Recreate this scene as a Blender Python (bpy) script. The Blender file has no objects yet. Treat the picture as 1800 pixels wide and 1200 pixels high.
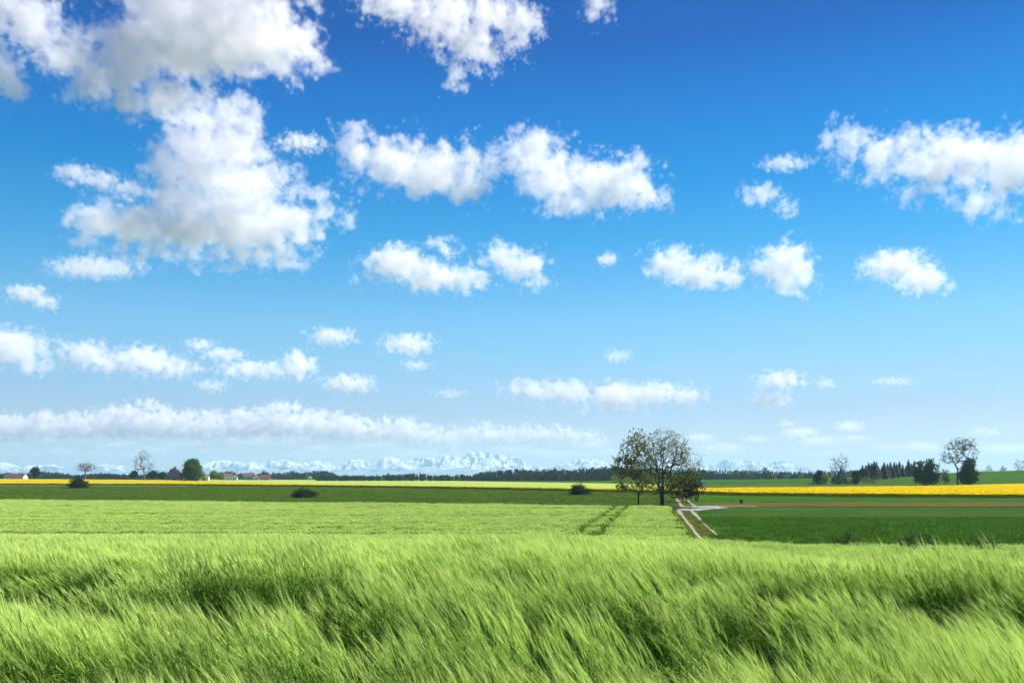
import bpy, math, random
import numpy as np
from mathutils import Vector

C = bpy.context.scene
R = math.radians
# ------------------------------------------------------------------ camera, sky, sun, exposure
F = 1624.0            # focal length in pixels of an 1800 px wide picture
HY = 836.0            # picture row of the horizon
CZ = 1.75             # eye height
cam = bpy.data.cameras.new('camera')
cam_o = bpy.data.objects.new('camera', cam)
C.collection.objects.link(cam_o)
cam.sensor_width = 36; cam.lens = 36*F/1800; cam.shift_y = (HY-600)/1800
cam.clip_start = .1; cam.clip_end = 200000
cam_o.location = (0, 0, CZ); cam_o.rotation_euler = (math.pi/2, 0, 0)
C.camera = cam_o
SD = Vector((0.60, 0.40, 0.69)).normalized()      # towards the sun
world = bpy.data.worlds.new('World'); C.world = world; world.use_nodes = True
nt = world.node_tree; nt.nodes.clear()
wo = nt.nodes.new('ShaderNodeOutputWorld'); bg = nt.nodes.new('ShaderNodeBackground')
sky = nt.nodes.new('ShaderNodeTexSky'); sky.sky_type = 'NISHITA'; sky.sun_disc = False
sky.sun_elevation = math.asin(SD.z); sky.sun_rotation = math.atan2(SD.x, SD.y)
sky.air_density = 1.0; sky.dust_density = 0.2; sky.ozone_density = 3.0
tc = nt.nodes.new('ShaderNodeTexCoord'); sx = nt.nodes.new('ShaderNodeSeparateXYZ')
rmp = nt.nodes.new('ShaderNodeValToRGB'); mul = nt.nodes.new('ShaderNodeMixRGB')
mul.blend_type = 'MULTIPLY'; mul.inputs[0].default_value = 1
# clear spring air: the tint of the sky by height above the horizon
SKY = [(0.0, (.72, .70, .88)), (.022, (.68, .67, .88)), (.07, (.60, .65, .83)), (.117, (.56, .76, .89)), (.164, (.46, .82, .94)), (.243, (.13, .70, .94)),
       (.307, (.012, .57, .91)), (.348, (.001, .495, .90)), (.386, (.0, .40, .84)), (.423, (.0, .285, .70)), (.55, (.0, .24, .62)), (1.0, (.2, .38, .72))]
while len(rmp.color_ramp.elements) < len(SKY): rmp.color_ramp.elements.new(.5)
for e, (p, c) in zip(rmp.color_ramp.elements, SKY): e.position = p; e.color = (*c, 1)
bg.inputs[1].default_value = 0.069
L = nt.links.new
L(tc.outputs['Generated'], sx.inputs[0]); L(sx.outputs[2], rmp.inputs[0])
L(sky.outputs[0], mul.inputs[1]); L(rmp.outputs[0], mul.inputs[2])
# the air away from the sun is hardly darker on this day
az = nt.nodes.new('ShaderNodeMapRange'); az.inputs[1].default_value = -.6; az.inputs[2].default_value = .6; az.inputs[3].default_value = 1.22; az.inputs[4].default_value = .92
azm = nt.nodes.new('ShaderNodeMixRGB'); azm.blend_type = 'MULTIPLY'; azm.inputs[0].default_value = 1
L(sx.outputs[0], az.inputs[0]); L(mul.outputs[0], azm.inputs[1]); L(az.outputs[0], azm.inputs[2]); L(azm.outputs[0], bg.inputs[0]); L(bg.outputs[0], wo.inputs[0])
sun = bpy.data.lights.new('sun', 'SUN'); sun_o = bpy.data.objects.new('sun', sun)
C.collection.objects.link(sun_o)
sun.energy = 5.0; sun.angle = R(.5); sun.color = (1, .95, .87)
sun_o.rotation_euler = SD.to_track_quat('Z', 'Y').to_euler()
C.view_settings.view_transform = 'Standard'; C.view_settings.look = 'None'
C.view_settings.gamma = 1; C.view_settings.exposure = 0.95
cy = C.cycles
cy.max_bounces = 14; cy.diffuse_bounces = 2; cy.glossy_bounces = 2; cy.transmission_bounces = 4
cy.transparent_max_bounces = 12; cy.volume_bounces = 12; cy.volume_step_rate = 3
cy.use_adaptive_sampling = True; cy.adaptive_threshold = 0.02

# ------------------------------------------------------------------ helpers
def tag(o, label=None, cat=None, group=None, kind=None):
    if label: o['label'] = label
    if cat: o['category'] = cat
    if group: o['group'] = group
    if kind: o['kind'] = kind
    return o
def link(o, parent=None):
    C.collection.objects.link(o)
    if parent is not None: o.parent = parent
    return o
def empty(name, loc=(0, 0, 0), rz=0):
    o = bpy.data.objects.new(name, None); o.location = loc; o.rotation_euler = (0, 0, rz)
    o.empty_display_size = .5
    return link(o)
def make_mesh(name, verts, faces, mats, smooth=False, mi=None, attr=None):
    """faces: array (n,3) or (n,4), or a list of such arrays"""
    me = bpy.data.meshes.new(name)
    v = np.asarray(verts, dtype=np.float32).reshape(-1, 3)
    fl = faces if isinstance(faces, list) and not isinstance(faces[0], tuple) else [faces]
    fl = [np.asarray(f, dtype=np.int32) for f in fl if len(f)]
    me.vertices.add(len(v)); me.vertices.foreach_set('co', v.ravel())
    loops = np.concatenate([f.ravel() for f in fl])
    tot = np.concatenate([np.full(len(f), f.shape[1], np.int32) for f in fl])
    start = np.concatenate([[0], np.cumsum(tot)[:-1]]).astype(np.int32)
    me.loops.add(len(loops)); me.loops.foreach_set('vertex_index', loops)
    me.polygons.add(len(tot)); me.polygons.foreach_set('loop_start', start); me.polygons.foreach_set('loop_total', tot)
    if mi is not None: me.polygons.foreach_set('material_index', np.asarray(mi, np.int32))
    me.update(calc_edges=True)
    me.polygons.foreach_set('use_smooth', np.full(len(tot), smooth))
    for m in (mats if isinstance(mats, (list, tuple)) else [mats]): me.materials.append(m)
    for k, a in (attr or {}).items():
        at = me.attributes.new(k, 'FLOAT', 'POINT'); at.data.foreach_set('value', np.asarray(a, np.float32))
    return me
def obj(name, verts, faces, mats, parent=None, smooth=False, mi=None, attr=None, loc=None):
    o = bpy.data.objects.new(name, make_mesh(name, verts, faces, mats, smooth, mi, attr))
    if loc is not None: o.location = loc
    return link(o, parent)
class MB:
    """collects boxes, tubes and cards for ONE mesh"""
    def __init__(s): s.v = []; s.f3 = []; s.f4 = []; s.n = 0
    def add(s, v, f):
        if not len(f): return
        v = np.asarray(v, float).reshape(-1, 3); f = np.asarray(f, int) + s.n
        s.v.append(v); (s.f3 if f.shape[1] == 3 else s.f4).append(f); s.n += len(v)
    def box(s, x0, x1, y0, y1, z0, z1):
        v = [(x, y, z) for z in (z0, z1) for y in (y0, y1) for x in (x0, x1)]
        s.add(v, [(0, 2, 3, 1), (4, 5, 7, 6), (0, 1, 5, 4), (2, 6, 7, 3), (0, 4, 6, 2), (1, 3, 7, 5)])
    def prism(s, pts, axis, a0, a1):
        """outline of 2-D points (other two axes) pushed from a0 to a1 along axis"""
        n = len(pts); v = []
        for a in (a0, a1):
            for p in pts:
                q = list(p); q.insert(axis, a); v.append(q)
        s.add(v, [(i, (i+1) % n, n+(i+1) % n, n+i) for i in range(n)])
        v2 = v
        c0 = np.mean(v2[:n], axis=0); c1 = np.mean(v2[n:], axis=0)
        s.add(list(v2[:n])+[c0], [(i, n, (i+1) % n) for i in range(n)])
        s.add(list(v2[n:])+[c1], [(i, (i+1) % n, n) for i in range(n)])
    def tube(s, pts, rad, k=6):
        pts = np.asarray(pts, float); n = len(pts); vs = []
        for i in range(n):
            t = pts[min(i+1, n-1)]-pts[max(i-1, 0)]; t = t/(np.linalg.norm(t)+1e-9)
            a = np.cross(t, (0, 0, 1) if abs(t[2]) < .9 else (1, 0, 0)); a /= np.linalg.norm(a)+1e-9; b = np.cross(t, a)
            for j in range(k):
                q = 2*math.pi*j/k; vs.append(pts[i]+rad[i]*(math.cos(q)*a+math.sin(q)*b))
        s.add(vs, [(i*k+j, i*k+(j+1) % k, (i+1)*k+(j+1) % k, (i+1)*k+j) for i in range(n-1) for j in range(k)])
    def data(s):
        return (np.concatenate(s.v), [np.concatenate(q) for q in (s.f3, s.f4) if q])
    def build(s, name, mat, parent=None, smooth=False, loc=None):
        v, f = s.data(); return obj(name, v, f, mat, parent, smooth, loc=loc)

def noise2(x, y, seed=0, octs=4, rough=.5):
    """smooth value noise in about -1..1"""
    x = np.asarray(x, float); y = np.asarray(y, float)
    x, y = np.broadcast_arrays(x, y); tot = np.zeros(x.shape); amp = 1.; s = 0.
    for o in range(octs):
        fx, fy = x*2**o + 17.3*o + seed*3.7, y*2**o - 9.1*o + seed*5.3
        ix, iy = np.floor(fx), np.floor(fy); ux, uy = fx-ix, fy-iy
        ux = ux*ux*(3-2*ux); uy = uy*uy*(3-2*uy)
        def h(a, b):
            t = np.sin(a*127.1+b*311.7+seed*74.7+o*13.1)*43758.5453
            return (t-np.floor(t))*2-1
        tot = tot + amp*((h(ix, iy)*(1-ux)+h(ix+1, iy)*ux)*(1-uy)+(h(ix, iy+1)*(1-ux)+h(ix+1, iy+1)*ux)*uy)
        s += amp; amp *= rough
    return tot/s*1.4
def sstep(a, b, x):
    t = np.clip((np.asarray(x, float)-a)/(b-a), 0, 1); return t*t*(3-2*t)

# ------------------------------------------------------------------ materials
def mat(name, col, col2=None, scale=3.0, rough=.9, spec=.0, transl=0.0, detail=5, bump=0.0, stretch=(1, 1, 1), coords='Object', tipcol=None, rnd=0.0, metallic=0.0):
    m = bpy.data.materials.new(name); m.use_nodes = True; n = m.node_tree; b = n.nodes['Principled BSDF']
    b.inputs['Roughness'].default_value = rough; b.inputs['Specular IOR Level'].default_value = spec; b.inputs['Metallic'].default_value = metallic
    out = n.nodes['Material Output']; lk = n.links.new
    src = None
    if col2 is not None:
        t = n.nodes.new('ShaderNodeTexCoord'); mp = n.nodes.new('ShaderNodeMapping'); mp.inputs['Scale'].default_value = stretch
        z = n.nodes.new('ShaderNodeTexNoise'); z.inputs['Scale'].default_value = scale; z.inputs['Detail'].default_value = detail; z.inputs['Roughness'].default_value = .62
        cr = n.nodes.new('ShaderNodeValToRGB'); cr.color_ramp.elements[0].position = .36; cr.color_ramp.elements[1].position = .64
        cr.color_ramp.elements[0].color = (*col, 1); cr.color_ramp.elements[1].color = (*col2, 1)
        lk(t.outputs[coords], mp.inputs[0]); lk(mp.outputs[0], z.inputs[0]); lk(z.outputs[0], cr.inputs[0]); src = cr.outputs[0]
        if bump:
            bp = n.nodes.new('ShaderNodeBump'); bp.inputs['Strength'].default_value = 1; bp.inputs['Distance'].default_value = bump
            lk(z.outputs[0], bp.inputs['Height']); lk(bp.outputs[0], b.inputs['Normal'])
    if tipcol is not None:      # the plant's own colour from foot to tip
        at = n.nodes.new('ShaderNodeAttribute'); at.attribute_name = 'tip'
        mx = n.nodes.new('ShaderNodeMixRGB'); lk(at.outputs['Fac'], mx.inputs[0])
        if src: lk(src, mx.inputs[1])
        else: mx.inputs[1].default_value = (*col, 1)
        mx.inputs[2].default_value = (*tipcol, 1); src = mx.outputs[0]
    if rnd:
        oi = n.nodes.new('ShaderNodeObjectInfo'); hs = n.nodes.new('ShaderNodeHueSaturation')
        mr = n.nodes.new('ShaderNodeMapRange'); mr.inputs[3].default_value = 1-rnd; mr.inputs[4].default_value = 1+rnd
        lk(oi.outputs['Random'], mr.inputs[0]); lk(mr.outputs[0], hs.inputs['Value'])
        if src: lk(src, hs.inputs['Color'])
        else: hs.inputs['Color'].default_value = (*col, 1)
        src = hs.outputs[0]
    if src: lk(src, b.inputs['Base Color'])
    else: b.inputs['Base Color'].default_value = (*col, 1)
    if transl:
        tr = n.nodes.new('ShaderNodeBsdfTranslucent'); mx = n.nodes.new('ShaderNodeMixShader'); mx.inputs[0].default_value = transl
        if src: lk(src, tr.inputs[0])
        else: tr.inputs[0].default_value = (*col, 1)
        lk(b.outputs[0], mx.inputs[1]); lk(tr.outputs[0], mx.inputs[2]); lk(mx.outputs[0], out.inputs[0])
    return m
M = {}
M['ground'] = mat('ground_grass', (.045, .085, .015), (.08, .13, .03), .15, bump=.05)
M['barley'] = mat('barley_plant', (.016, .094, .0), (.058, .22, .001), 3., .5, .02, .25, tipcol=(.72, .88, .24), rnd=.16)
M['barley_mass'] = mat('barley_mass', (.022, .055, .003), (.040, .085, .006), .9, .8, 0, stretch=(.25, 1, 1))
M['meadow'] = mat('meadow_grass', (.029, .070, .005), (.052, .100, .009), .12, bump=.1, stretch=(.3, 1, 1))
M['dark_crop'] = mat('dark_crop', (.024, .075, .007), (.055, .125, .012), .30, bump=.08, stretch=(.25, 1, 1))
M['rape'] = mat('rapeseed_bloom', (.41, .30, .001), (.49, .365, .002), .6, .9, .0, bump=.12, stretch=(.4, 1, 1))
M['rape_stem'] = mat('rapeseed_stem', (.035, .075, .012), (.06, .10, .015), 1.2)
M['pale_crop'] = mat('pale_crop', (.26, .36, .07), (.34, .40, .09), .03, stretch=(.3, 1, 1))
M['green_strip'] = mat('green_strip', (.026, .085, .006), (.045, .115, .010), .2, stretch=(.3, 1, 1), bump=.08)
M['soil'] = mat('ploughed_soil', (.075, .068, .020), (.115, .10, .035), .25, stretch=(.2, 1.5, 1), bump=.06)
M['gravel'] = mat('gravel', (.22, .22, .21), (.38, .37, .36), 1.5, bump=.02)
M['rut'] = mat('rut_gravel', (.20, .19, .14), (.36, .34, .27), 1.2, bump=.02)
M['grey_crop'] = mat('grey_green_crop', (.030, .070, .012), (.048, .094, .018), .3, bump=.08, stretch=(.2, 1, 1))
M['grass'] = mat('wild_grass', (.05, .10, .012), (.10, .15, .025), 2., .7, 0, .25, tipcol=(.22, .24, .08), rnd=.2)
M['asphalt'] = mat('asphalt', (.13, .13, .14), (.2, .2, .2), .8)
M['verge'] = mat('verge_grass', (.06, .08, .012), (.10, .115, .022), .8, bump=.06)
M['bark'] = mat('bark', (.035, .026, .016), (.075, .058, .04), 3., .9, .1, bump=.02)
M['pale_bark'] = mat('pale_bark', (.17, .14, .12), (.27, .23, .20), 2., .9, .1)
M['olive_leaf'] = mat('olive_leaf', (.115, .115, .010), (.22, .225, .028), .5, .6, .1, .3)
M['dark_leaf'] = mat('dark_leaf', (.020, .044, .008), (.044, .082, .014), .5, .6, .08, .2)
M['green_leaf'] = mat('green_leaf', (.065, .14, .010), (.12, .21, .02), .35, .6, .08, .3)
M['lime_leaf'] = mat('lime_leaf', (.20, .28, .03), (.30, .36, .06), .3, .6, .08, .3)
M['grey_leaf'] = mat('grey_leaf', (.04, .055, .035), (.07, .085, .05), .5, .7, .08, .2)
M['conifer'] = mat('conifer_needles', (.014, .030, .018), (.026, .046, .026), .3, .7, .2, .1)
M['forest'] = mat('forest_leaf', (.014, .034, .016), (.034, .06, .026), .05, .7, .08, .15)
M['bud'] = mat('brown_bud', (.16, .11, .08), (.24, .18, .13), .5, .8, .2, .2)
M['white_wall'] = mat('white_render', (.74, .73, .70), (.82, .81, .78), .6)
M['grey_wall'] = mat('grey_boards', (.22, .22, .23), (.30, .30, .31), 1., stretch=(6, 6, .3))
M['red_roof'] = mat('red_tiles', (.20, .05, .04), (.28, .075, .055), .8, .8)
M['dull_roof'] = mat('dull_tiles', (.22, .10, .09), (.30, .15, .13), .8, .8)
M['dark_gap'] = mat('dark_glass', (.02, .022, .025), rough=.2, spec=.5)
M['wood'] = mat('weathered_wood', (.07, .055, .04), (.13, .10, .075), 4., stretch=(4, 4, .5))
M['teal'] = mat('teal_paint', (.03, .14, .14), (.05, .18, .17), 3., .6)
M['white_paint'] = mat('white_paint', (.80, .80, .80), rough=.3, spec=.5)
M['tyre'] = mat('tyre_rubber', (.02, .02, .02), rough=.8)
M['lamp'] = mat('lamp_red', (.4, .02, .02), rough=.3)

# ------------------------------------------------------------------ the lie of the land
_YT = np.array([0, 6, 9, 11, 14, 20, 40, 75])
_DT = {0: [.9, .9, .9, .95, 1.12, 1.53, 2.78, 4.7], 900: [.9, .9, .9, .9, .91, 1.47, 3.05, 4.7], 1700: [.9, .9, .95, .99, 1.32, 2.1, 4.0, 5.0]}
CAN = .85
def canopy_drop(x, y):
    px = 900+F*np.asarray(x, float)/np.maximum(np.asarray(y, float), 1.5)
    a, b, c = (np.interp(y, _YT, _DT[k]) for k in (0, 900, 1700))
    t1 = sstep(150, 900, px); t2 = sstep(950, 1650, px)
    return (a*(1-t1)+b*t1)*(1-t2)+c*t2
def ground(x, y):
    x = np.asarray(x, float); y = np.asarray(y, float)
    near = CZ-canopy_drop(x, np.clip(y, 0, 75))-CAN
    far = -3.60+np.zeros_like(near)
    far = far+3.1*np.exp(-((x+420)/270)**2-((y-720)/140)**2)
    far = far+9.5*np.exp(-((x-470)/170)**2-((y-760)/190)**2)
    far = far+1.0*sstep(405, 480, y)*sstep(70, 150, x)
    t = sstep(62, 92, y)
    return near*(1-t)+far*t
def P(px, d, py=None):
    """ground point on the line of sight through picture column px at depth d"""
    x = (px-900)/F*d; return np.array([x, d, float(ground(x, d))])
def flat_d(py, z=-3.6): return (CZ-z)*F/(py-HY)

ys = np.concatenate([np.linspace(-60, 0, 7)[:-1], np.linspace(0, 110, 111)[:-1], 110*(15500/110)**np.linspace(0, 1, 170)])
us = np.linspace(-1.25, 1.25, 161)
Y, U = np.meshgrid(ys, us, indexing='ij'); X = U*(np.maximum(Y, 0)+60)
G = ground(X, Y)
ny, nu = Y.shape; ii = np.arange(ny*nu).reshape(ny, nu)
qf = np.stack([ii[:-1, :-1], ii[:-1, 1:], ii[1:, 1:], ii[1:, :-1]], -1).reshape(-1, 4)
tag(obj('ground', np.stack([X, Y, G], -1), qf, M['ground'], smooth=True), 'rolling farmland ground reaching to the horizon', kind='structure')

def strip(name, mats, pxs, dlow, dup, h, label, kind='structure', nd=24, disp=None, side=None, geo=True, cat=None, warp=None):
    """a field: between two edge curves (depth by picture column), standing h above the ground, with walls down to it"""
    pxs = np.asarray(pxs, float); a = np.array([dlow(p) for p in pxs]); b = np.array([dup(p) for p in pxs])
    t = np.linspace(0, 1, nd)[:, None]
    D = a[None]*(b/a)[None]**t if geo else a[None]+(b-a)[None]*t
    PX = np.broadcast_to(pxs[None], D.shape)
    if warp is not None: PX = warp(PX, D)
    X = (PX-900)/F*D; Z = ground(X, D)
    top = Z+h
    if disp is not None: top = top+disp(X, D, PX)
    n, m = D.shape; ii = np.arange(n*m).reshape(n, m)
    v = [np.stack([X, D, top], -1).reshape(-1, 3)]
    q = np.stack([ii[:-1, :-1], ii[:-1, 1:], ii[1:, 1:], ii[1:, :-1]], -1).reshape(-1, 4)
    f = [q]; mi = [np.zeros(len(q), int)]; base = n*m
    if h > .12:
        for e in (ii[0], ii[-1][::-1], ii[:, -1], ii[::-1, 0]):
            xs, ds, zs = X.ravel()[e], D.ravel()[e], Z.ravel()[e]
            lo = np.stack([xs, ds, zs-.1], -1); k = len(e); v.append(lo)
            w = np.stack([base+np.arange(k-1), base+np.arange(1, k), e[1:], e[:-1]], -1); base += k
            f.append(w); mi.append(np.full(len(w), 1 if side else 0))
    o = obj(name, np.concatenate(v), np.concatenate(f), [mats]+([side] if side else []), mi=np.concatenate(mi), smooth=True)
    return tag(o, label, cat, kind=kind)
def lerp(*pts):
    xs = [p[0] for p in pts]; yv = [p[1] for p in pts]
    return lambda q: float(np.interp(q, xs, yv))

px_all = np.linspace(-250, 2050, 461)
d_rlow = lerp((-250, 506), (0, 506), (300, 500), (600, 430), (900, 344), (1100, 292), (1300, 246), (1550, 226), (2050, 212))
d_rup = lerp((-250, 650), (0, 650), (300, 640), (500, 520), (600, 455), (900, 362), (1100, 312), (1250, 345), (1500, 385), (1800, 450), (2050, 470))
d_mtop = lerp((-250, 190), (0, 178), (600, 160), (1000, 147), (1190, 142))
# crossing path, meadow, strips
strip('meadow', M['meadow'], np.linspace(-250, 1184, 150), lambda p: d_mtop(p)-1, lambda p: d_rlow(p)-1.5, .10, 'dark green meadow strip between barley and rapeseed', nd=30,
      disp=lambda X, D, PX: .06*noise2(X*.2, D*.4, 3))
strip('soil_strip', M['soil'], np.linspace(1250, 2050, 100), lerp((1250, 168), (1330, 153), (2050, 151)), lerp((1250, 186), (2050, 190)), .06, 'brown bare strip between the dark field and the green strip')
strip('green_strip', M['green_strip'], np.linspace(1226, 2050, 100), lerp((1226, 187), (2050, 191)), lambda p: d_rlow(p)-1.0, .09, 'narrow green strip below the rapeseed', disp=lambda X, D, PX: .08*noise2(X*.2, D*.3, 8))

def field_edge(PX, D):      # left edge of the dark field, rounded where the ways cross
    e = np.interp(D, [48, 86, 96, 110, 120, 130, 137, 142, 147, 151], [1300, 1259, 1246, 1236, 1230, 1226, 1229, 1235, 1255, 1310])
    return e+(PX-1262)/(2050-1262)*(2050-e)
strip('dark_field', M['dark_crop'], 1262+788*np.linspace(0, 1, 190)**1.3, lambda p: 48.0, lambda p: 151.0, .11, 'deep green crop field right of the farm track', nd=90,
      disp=lambda X, D, PX: .08*noise2(X*.25, D*.8, 5)-.2*np.exp(-((X-17-(D-90)*-.42)/.4)**2)-.2*np.exp(-((X-19.4-(D-90)*-.42)/.4)**2), warp=field_edge)
strip('grey_field', M['grey_crop'], 1262+788*np.linspace(0, 1, 190)**1.3, lambda p: 114.0, lambda p: 150.5, .20, 'grey green crop strip along the far side of the deep green field', nd=40,
      disp=lambda X, D, PX: .05*noise2(X*.3, D*.8, 6)-.1*sstep(1300, 1235, PX), warp=field_edge)
def unproj(px, py):
    d = np.linspace(64, 1500, 20000); r = HY+(CZ-ground((px-900)/F*d, d))*F/d
    k = int(np.argmin(np.abs(r-py))); return np.array([(px-900)/F*d[k], d[k]])
def ribbon(name, pts, width, material, label, lift=.03, sub=14, jit=.0, seed=1):
    p = np.array([unproj(*q) if len(q) == 2 else q[:2] for q in pts]); n = len(p)
    t = np.linspace(0, n-1, (n-1)*sub+1); k = np.clip(t.astype(int), 0, n-2); f = (t-k)[:, None]
    g = lambda j: p[np.clip(j, 0, n-1)]
    a, b, c, d = g(k-1), g(k), g(k+1), g(k+2)
    c_ = .5*((2*b)+(-a+c)*f+(2*a-5*b+4*c-d)*f*f+(-a+3*b-3*c+d)*f**3)
    tg = np.gradient(c_, axis=0); tg /= np.linalg.norm(tg, axis=1)[:, None]; nn = np.stack([-tg[:, 1], tg[:, 0]], 1)
    w = np.interp(t, np.linspace(0, n-1, len(width)), width) if isinstance(width, (list, tuple)) else np.full(len(t), width)
    w2 = w*(1+jit*2*noise2(t*2.3, t*0, seed, 3)); c_ = c_+nn*(jit*.35*noise2(t*1.7, t*0, seed+40, 2))[:, None]; rows = []
    for q in np.linspace(-.5, .5, 5):
        xy = c_+nn*(w2*q)[:, None]; rows.append(np.stack([xy[:, 0], xy[:, 1], ground(xy[:, 0], xy[:, 1])+lift], -1))
    v = np.stack(rows); m = len(t); ii = np.arange(5*m).reshape(5, m)
    q = np.stack([ii[:-1, :-1], ii[:-1, 1:], ii[1:, 1:], ii[1:, :-1]], -1).reshape(-1, 4)
    return tag(obj(name, v, q, material, smooth=True), label, kind='structure')
ribbon('track_verge', [(1263, 958), (1238, 935), (1218, 912), (1207, 899)], [2.6, 2.6, 2.6, 2.4], M['verge'], 'olive grass between and beside the wheel ruts of the track', .02)
ribbon('track_verge', [(1208, 888), (1201, 880), (1192, 870.5)], 3.4, M['verge'], 'olive grass between the ruts beyond the crossing', .02)
ribbon('track', [(1240, 956), (1221, 935), (1213.5, 925), (1205, 914), (1196, 902), (1191, 896)], [.26, .28, .32, .42, .6], M['rut'], 'left pale gravel rut of the farm track', .05, jit=.25)
ribbon('track', [(1277, 956), (1254.5, 934.5), (1241.7, 923.5), (1229.5, 911), (1219, 901.5), (1214, 896)], [.28, .32, .36, .48, .7], M['rut'], 'right pale gravel rut of the farm track', .05, jit=.25, seed=2)
ribbon('track', [(1203, 893), (1197.7, 887.8), (1190.5, 879.5), (1185, 871)], [.8, .55, .5, .5], M['rut'], 'left rut beyond the crossing', .05, jit=.2, seed=3)
ribbon('track', [(1226, 893), (1219.7, 887.8), (1210.5, 881), (1202, 874.3)], [.8, .55, .5, .5], M['rut'], 'right rut beyond the crossing', .05, jit=.2, seed=4)
ribbon('crossing_path', [(1000, 888.6), (1120, 889.8), (1178, 891), (1195, 893.5), (1210, 894), (1225, 893), (1240, 890.8), (1262, 889.4), (1330, 889.2)], [2, 2.2, 3, 12, 18, 14, 5, 2.4, 1.0], M['gravel'], 'grey gravel crossing of the farm tracks', .065, jit=.1)
# rapeseed
strip('rapeseed_field', M['rape'], px_all, d_rlow, d_rup, .95, 'yellow rapeseed field in full bloom across the plain', kind='stuff', nd=60, side=M['rape'], cat='rapeseed',
      disp=lambda X, D, PX: .10*noise2(X*.35, D*.3, 11, 3)+.05*noise2(X*1.7, D*1.3, 12, 2))
strip('pale_field', M['pale_crop'], np.linspace(330, 1170, 120), lambda p: d_rup(p)+4, lerp((330, 1350), (700, 1150), (900, 760), (1170, 560)), .12, 'pale yellow green field behind the rapeseed')
strip('green_field', M['green_strip'], np.linspace(940, 1170, 60), lerp((940, 770), (1170, 565)), lerp((940, 960), (1170, 900)), .12, 'green field in front of the dark forest')
strip('green_field', M['green_strip'], np.linspace(1212, 1440, 80), lambda p: 505, lambda p: 1000, .12, 'green field beyond the road in front of the far wood')
strip('hill_field', M['dark_crop'], np.linspace(1440, 2050, 120), lambda p: 500, lambda p: 900, .12, 'dark green slope rising at the right', nd=40)
strip('country_road', M['asphalt'], np.linspace(1190, 2050, 120), lambda p: 478, lambda p: 484, .08, 'narrow asphalt road behind the rapeseed', nd=3)
strip('field_road', M['rut'], np.linspace(-250, 330, 60), lambda p: d_rlow(p)-26, lambda p: d_rlow(p)-16, .14, 'pale dirt strip along the lower edge of the rapeseed', nd=3)

# ------------------------------------------------------------------ mountains far off
MP = [(-700, 806), (-300, 812), (-100, 809), (0, 812), (40, 819), (110, 815), (150, 822), (200, 812), (260, 819), (300, 823), (360, 813), (400, 808), (440, 812), (480, 806), (520, 813), (560, 809), (590, 816), (620, 808), (640, 804), (660, 812), (690, 801), (720, 806),
      (760, 803), (800, 800), (830, 796), (860, 792), (880, 797), (905, 797), (918, 803), (935, 812), (960, 813), (1000, 810), (1035, 806), (1070, 812), (1110, 813), (1160, 806), (1210, 815), (1260, 811), (1290, 806), (1320, 811), (1345, 814), (1365, 809), (1400, 816), (1440, 824), (1520, 832), (1700, 834), (2100, 832), (2500, 830)]
mx_ = np.array([m[0] for m in MP], float); my_ = np.array([m[1] for m in MP], float)
pxm = np.linspace(-700, 2500, 1300); tm = np.linspace(0, 1, 70)
D0, D1 = 10200., 13200.
T, PXM = np.meshgrid(tm, pxm, indexing='ij'); DM = D0+(D1-D0)*T
XM = (PXM-900)/F*12500*(1+.0*T)
prof = np.interp(PXM, mx_, my_); hmax = (HY+1-prof)/F*12500
rid = 1-np.abs(noise2(XM/420, DM/420, 21, 6, .55)); rid2 = 1-np.abs(noise2(XM/1300+5, DM/900, 22, 3))
front = 1-np.abs(noise2(XM/700, DM/600, 23, 5))
env = np.exp(-((T-.76)/.16)**2); env_f = np.exp(-((T-.35)/.16)**2)
HM = hmax*env*(.50+.60*rid*rid)+ .42*np.maximum(hmax, 60)*env_f*(.35+.75*front*rid2)-12
HM = np.where(T > .98, -30, HM)
ii = np.arange(HM.size).reshape(HM.shape)
q = np.stack([ii[:-1, :-1], ii[:-1, 1:], ii[1:, 1:], ii[1:, :-1]], -1).reshape(-1, 4)
mm = bpy.data.materials.new('hazed_snowy_rock'); mm.use_nodes = True; n_ = mm.node_tree; b_ = n_.nodes['Principled BSDF']; b_.inputs['Roughness'].default_value = .9
g_ = n_.nodes.new('ShaderNodeNewGeometry'); sz = n_.nodes.new('ShaderNodeSeparateXYZ'); sn = n_.nodes.new('ShaderNodeSeparateXYZ')
n_.links.new(g_.outputs['Position'], sz.inputs[0]); n_.links.new(g_.outputs['Normal'], sn.inputs[0])
zn = n_.nodes.new('ShaderNodeTexNoise'); zn.inputs['Scale'].default_value = .006; zn.inputs['Detail'].default_value = 7
a1 = n_.nodes.new('ShaderNodeMath'); a1.operation = 'MULTIPLY_ADD'; n_.links.new(zn.outputs[0], a1.inputs[0]); a1.inputs[1].default_value = 300; n_.links.new(sz.outputs[2], a1.inputs[2])
n_.links.new(g_.outputs['Position'], zn.inputs['Vector'])
a2 = n_.nodes.new('ShaderNodeMath'); a2.operation = 'MULTIPLY_ADD'; n_.links.new(sn.outputs[2], a2.inputs[0]); a2.inputs[1].default_value = 60; n_.links.new(a1.outputs[0], a2.inputs[2])
mr_ = n_.nodes.new('ShaderNodeMapRange'); mr_.inputs[1].default_value = 285; mr_.inputs[2].default_value = 330; n_.links.new(a2.outputs[0], mr_.inputs[0])
mxm = n_.nodes.new('ShaderNodeMixRGB'); mxm.inputs[1].default_value = (.19, .24, .30, 1); mxm.inputs[2].default_value = (.58, .60, .63, 1)  # rock lightened, so part of the distance haze is in its colour
n_.links.new(mr_.outputs[0], mxm.inputs[0]); n_.links.new(mxm.outputs[0], b_.inputs['Base Color'])
tag(obj('mountains', np.stack([XM, DM, HM], -1), q, mm, smooth=False), 'snow capped mountain range along the horizon', kind='structure')

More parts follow.
